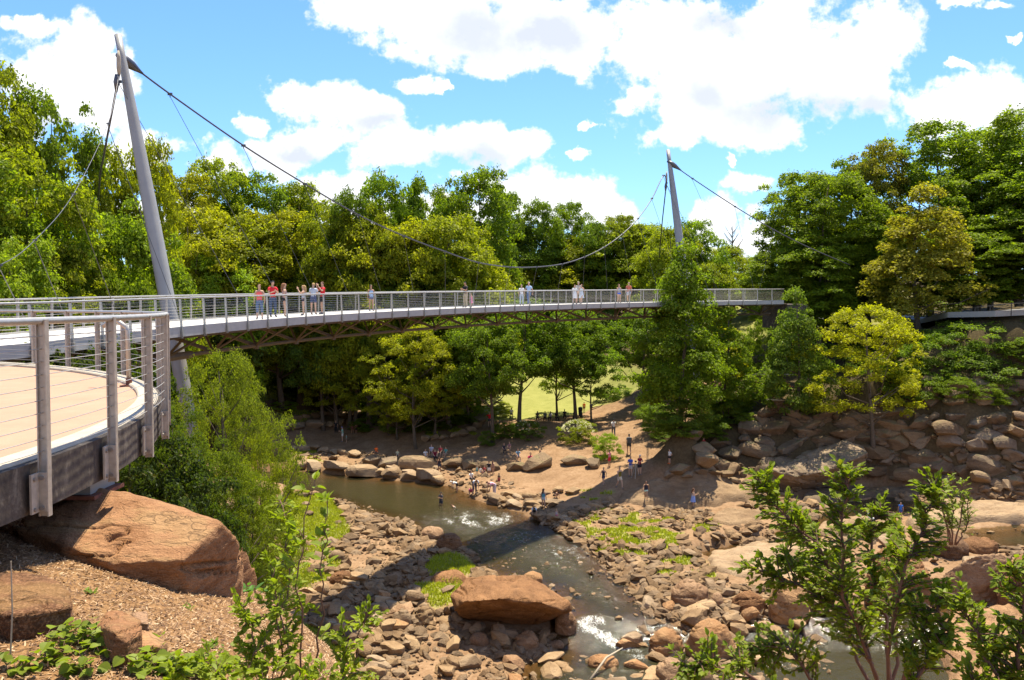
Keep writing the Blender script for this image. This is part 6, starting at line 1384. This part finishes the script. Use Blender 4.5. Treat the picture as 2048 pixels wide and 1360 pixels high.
onp(892,915,22,TO-.5,'sit','tee',TEA,'shorts',(.3,.25,.2),'person in a teal shirt at the right end of the seated group')
onp(879,945,32,TO+PI,'stand','tank',(.03,.03,.04),'shorts',(.04,.05,.09),'woman in dark clothes standing above the pool with her back turned','long',BRN,SK2)
onp(954,950,20,TO,'stand','tank',(.25,.55,.5),'shorts',TEA,'little girl in pale teal near the seat stones')
onp(961,950,17,TO+1,'sit','tee',WHT,'shorts',(.5,.5,.5),'child in white sitting beside the little girl in teal')
onp(969,951,20,TO-.8,'sit','tee',(.35,.04,.05),'trousers',(.2,.05,.06),'person in dark red sitting in front of the seat stones')
onp(978,953,33,TO+PI,'stand','tee',BLK,'shorts',WHT,'man in a black shirt and white shorts below the seat stones')
onp(986,948,28,TO+2.4,'stand','tank',(.35,.22,.18),'minis',(.3,.2,.15),'woman with long hair beside the man in white shorts','long',BRN)
onp(942,966,26,TO+.6,'sit','tee',WHT,'trousers',BLK,'person in a white shirt and black trousers sitting by the water')
onp(949,988,32,TO+.3,'bend','tee',(.55,.60,.68),'trousers',NAV,'man in a pale grey shirt stooping over a child at the water')
onp(942,990,18,TO,'crouch','tee',(.60,.12,.25),'shorts',(.3,.1,.15),'toddler in pink beside the stooping man')
onp(914,984,22,TO-1.2,'bend','tee',WHT,'shorts',BLK,'boy in a white cap and shirt wading at the shore',cap=WHT)
onp(998,969,24,TO+PI,'stand','tank',BLK,'skirt',(.30,.05,.05),'woman in black and red seen from behind on the beach','long',BLK)
onp(989,992,30,TO-1.0,'bend','tee',(.72,.42,.52),'trousers',(.6,.55,.6),'man in a pink shirt bending forward on the beach')
onp(882,1021,40,TO-.4,'look','tee',(.06,.065,.08),'shorts',(.05,.055,.07),'man in dark shirt and shorts standing in the shallow river','short',BLK,SK2)
onp(912,1024,18,TO-1.2,'crouch','tank',(.6,.55,.5),'shorts',BLU,'boy in blue shorts crouching in the river')
onp(979,854,32,TO+.2,'hips','tee',(.65,.02,.03),'shorts',(.08,.08,.09),'man in a red shirt with hands on hips at the top of the sloping path')
onp(989,803,22,TO+PI,'stand','tee',WHT,'shorts',BLK,'distant person in a white shirt on the lawn')
onp(1023,835,20,TO,'sit','tee',WHT,'shorts',GRY,'distant person in white sitting at the lawn edge left of the thick trunk')
onp(1008,908,22,TO+.3,'sit','tee',(.05,.05,.06),'trousers',BLK,'shaded person in black sitting behind the seat stones')
onp(1019,903,20,TO-.2,'sit','tee',(.3,.15,.15),'shorts',(.2,.1,.1),'shaded person in dull red sitting behind the seat stones')
onp(1036,922,25,TO+.2,'sit','tee',(.16,.28,.40),'shorts',(.3,.3,.3),'person in a blue striped shirt sitting on the seat stones')
onp(1061,935,32,TO+.1,'sit','tee',(.50,.04,.10),'shorts',(.45,.4,.4),'woman in a crimson top sitting on the seat stones with legs forward')
onp(1081,926,26,TO+.5,'sit','tank',(.04,.04,.05),'trousers',(.45,.60,.75),'woman in black with pale blue trousers sitting on the seat stones','long',BRN)
for px, fy, c, lb in [(1075,842,(.10,.07,.06),'person in brown at the left end of the row resting under the trees'),(1090,842,(.06,.09,.12),'person in dark blue in the row resting under the trees'),(1101,842,(.40,.38,.38),'person in light grey in the row resting under the trees'),(1112,842,BLK,'person in black hunched in the row under the trees'),(1129,838,(.03,.03,.03),'large dark-clad person sitting left of the tree trunk near the pram'),(1149,840,(.08,.08,.10),'person in charcoal sitting between the tree trunk and the pram')]:
    onp(px,fy,20,TO+random.uniform(-.5,.5),'sit','tee',c,'trousers',BLK,lb,skin=SK3)
onp(1168,825,22,TO,'stand','tee',ORG,'shorts',(.2,.1,.08),'child in orange beside the pram'); onp(1182,826,22,TO+.4,'stand','tee',(.2,.35,.55),'shorts',ORG,'child in blue with orange shorts on the lawn edge')
onp(1227,873,37,TO+PI,'walk','tee',WHT,'trousers',(.10,.11,.13),'man in a white shirt walking away up the dirt path','short',BLK)
e_ = onp(1258,909,46,TO+PI,'walk','tee',(.05,.06,.07),'shorts',(.05,.06,.08),'man in dark clothes carrying a backpack walking up the path','short',BLK)
m_ = MB(); m_.box((0, -.22, 1.24), (.34, .2, .48)); m_.box((0, -.33, 1.16), (.26, .08, .28)); bo = m_.obj('backpack', cmat((.12,.13,.14))); bo.location = e_.location; bo.rotation_euler = e_.rotation_euler; bo.scale = e_.scale; tag(bo, 'dark grey backpack on the back of the man walking up the path', 'backpack')
onp(1219,935,38,TO-2.2,'photo','tee',(.66,.26,.30),'shorts',(.62,.04,.06),'man in a pink shirt and red shorts taking a picture by the feathery bush','short',BRN,SK2)
onp(1261,954,44,TO-.7,'look','tee',(.05,.11,.50),'shorts',(.55,.50,.46),'man in a royal blue shirt and beige shorts behind the tripod','short',BLD)
onp(1279,951,44,TO+.6,'look','tee',MAR,'shorts',BLK,'man in a maroon shirt and white cap beside the tripod','short',BRN,cap=WHT)
onp(1207,971,38,TO-.6,'walk','tank',(.02,.03,.06),'shorts',(.03,.04,.10),'woman in a navy tank top and navy shorts on the shaded path','short',BLK)
onp(1239,977,46,TO+.4,'walk','tank',(.16,.13,.02),'shorts',(.62,.55,.42),'man in a black and yellow tank top and khaki shorts walking down the path','short',BLD)
onp(1339,928,31,TO-1.2,'hips','tee',WHT,'shorts',BLK,'boy in a white shirt with orange socks on the dirt bank','short',BRN,shoe=(.75,.15,.03))
onp(1407,902,28,TO+.9,'sit','tee',(.65,.02,.04),'shorts',(.65,.02,.05),'woman in a bright red dress reclining on the grey blocks','short',BLK)
onp(1292,1003,43,TO-.2,'walk','tank',(.03,.03,.05),'minis',MNT,'girl with long black hair and mint shorts walking on the bedrock slab','long',BLK,SK2)
onp(1386,1017,40,TO+1.2,'look','tank',(.45,.45,.50),'skirt',(.22,.33,.68),'girl in a blue skirt and tank top at the lower edge of the bedrock slab','long',BRN,SK2)
onp(1087,1018,43,TO+2.6,'stand','tank',(.10,.34,.46),'minis',(.50,.58,.66),'woman in a teal top and pale denim shorts on the shore rocks','long',BRN)
onp(1110,997,18,TO+.8,'crouch','tank',(.10,.08,.08),'shorts',BLK,'dark-haired girl crouching beside the woman in teal','long',BLK,SK2)
onp(1068,1039,26,TO,'bend','tee',(.50,.66,.80),'shorts',BLK,'child in a pale blue shirt bending over at the rapids edge','short',BLK)
onp(1113,1043,25,TO-.3,'stand','tank',(.45,.42,.45),'capri',(.70,.15,.30),'little girl in pink leggings standing on a rock in the bridge shade','long',BLD)
onp(1801,1036,34,TO-.6,'stand','tee',(.04,.16,.55),'shorts',(.05,.1,.3),'boy in a blue shirt and dark cap on the pale shelf','short',BLK,cap=BLK)
onp(1786,1056,20,TO,'crouch','tee',(.03,.10,.50),'shorts',BLU,'child in blue crouching below the boy in the blue shirt','short',BRN)

# tripod, signs, pram, egret
p = hit(1271, 957, 40); s = 1.0; tp = tag(empty('tripod', tuple(p)), 'camera tripod between the men in blue and maroon', 'tripod')
for a in (0.3, 2.4, 4.5): m_ = MB(); m_.tube([(math.cos(a)*.38, math.sin(a)*.38, 0), (0, 0, 1.25)], .02, 6); m_.obj('leg', M['metal'], tp)
m_ = MB(); m_.box((0,0,1.38), (.16,.12,.12)); m_.tube([(0,-.06,1.38),(0,-.2,1.38)], .045, 10); m_.obj('camera_body', M['black'], tp)
def sign(px, foot, hpx, label):
    p = hit(px, foot, 40); s = p[1] / F; e = tag(empty('sign_post', tuple(p)), label, 'sign'); h = hpx * s
    m_ = MB(); m_.tube([(0,0,-.1),(0,0,h*.75)], .05, 8); m_.obj('post', M['black'], e); m_ = MB(); m_.box((0,-.02,h*.85), (.42,.05,h*.26)); m_.obj('sign_panel', M['black'], e)
sign(1327,880,36,'black sign on a post on the shaded bank under the pointed tree'); sign(992,866,18,'small dark sign beside the sloping path')
p = hit(1161,836,40); pr = tag(empty('pram', tuple(p)), 'dark pram parked at the lawn edge beside the small shaded tree', 'pram')
for x, y in ((-.25,-.35),(.25,-.35),(-.25,.35),(.25,.35)): m_ = MB(); m_.tube([(x-.02,y,.14),(x+.02,y,.14)], .14, 12); m_.obj('wheel', M['black'], pr)
m_ = MB(); m_.tube([(0,-.35,.2),(0,0,.5),(0,.35,.62)], [.16,.24,.2], 10); m_.obj('seat', M['black'], pr, True); m_ = MB(); m_.tube([(0,.1,.75),(0,.3,.95),(0,.45,.8)], [.2,.26,.16], 10); m_.obj('hood', M['black'], pr, True)
for x in (-.2,.2): m_ = MB(); m_.tube([(x,-.3,.2),(x,.3,.6),(x,.6,1.05)], .018, 6); m_.obj('handle', M['metal'], pr)
p = hit(1741,1052,40); eg = tag(empty('egret', tuple(p), rz=PI/2), 'white egret standing with raised neck on the pale rock shelf', 'bird'); m_ = MB()
m_.tube([(0,-.42,.42),(0,-.25,.5),(0,-.05,.58),(0,.12,.62),(0,.2,.72),(0,.22,.85),(0,.17,.95),(0,.18,1.04),(0,.24,1.09),(0,.3,1.08)], [.02,.07,.12,.10,.055,.038,.032,.032,.042,.02], 10); m_.obj('body', M['white'], eg, True)
m_ = MB(); m_.tube([(0,.29,1.08),(0,.44,1.05)], [.016,.004], 6); m_.obj('beak', cmat((.75,.45,.05)), eg)
for x in (-.04,.04): m_ = MB(); m_.tube([(x,0,.5),(x,.03,.25),(x,0,0),(x,.08,-.01)], [.016,.012,.01,.006], 5); m_.obj('leg', M['black'], eg)
# hillside path and rails among the right trees
def strip_path(name, pts, wd, label):
    pts = np.array([hit(a, b, 60) for a, b in pts]); m_ = MB(); T = np.gradient(pts, axis=0); n = np.stack([-T[:, 1], T[:, 0], 0 * T[:, 0]], 1); n /= np.linalg.norm(n, axis=1)[:, None]
    A = pts + n * wd / 2; B = pts - n * wd / 2; z = np.maximum(Hq(A[:, 0], A[:, 1]), Hq(B[:, 0], B[:, 1])) + .08; A[:, 2] = z; B[:, 2] = z; m_.strip(A, B); m_.strip(B - [0,0,.5], B); m_.strip(A, A - [0, 0, .5]); o = m_.obj(name, M['asphalt']); o['kind'] = 'structure'; return pts
pth_pts = strip_path('hillside_path', [(1590,650),(1640,644),(1690,636),(1740,632),(1800,636),(1860,645),(1930,640),(2000,634),(2060,632)], 3.0, '')
def fence(pts, h, label, mat='black', step=2.0):
    e = tag(empty('fence', tuple(pts[0])), label, 'fence'); o0 = np.array(pts[0])
    L = np.concatenate([[0], np.cumsum(np.linalg.norm(np.diff(pts, axis=0), axis=1))]); at_ = np.arange(0, L[-1], step); Q = np.stack([np.interp(at_, L, pts[:, i]) for i in range(3)], 1) - o0
    pm_ = MB(); pm_.box((0,0,h/2), (.06,.06,h)); pme = pm_.mesh('post', M[mat])
    for q in Q: link('post', pme, e, q)
    for z in (h, h * .55): m_ = MB(); m_.tube(Q + [0, 0, z], .035, 6); m_.obj('rail', M[mat], e)
fence(pth_pts - [0, 2.0, 0] + [0, 0, .1], 1.1, 'dark railing along the hillside path among the right trees')
fence(np.array([hit(a, b, 40) for a, b in [(1515,738),(1545,740),(1580,740),(1615,742)]]) + [0, 0, .2], 1.2, 'thin metal railing above the red roses')
fence(np.array([hit(a, b, 40) for a, b in [(1410,812),(1445,800),(1480,790),(1510,785)]]), 1.0, 'sloping handrail through the shrubs left of the low stone wall')
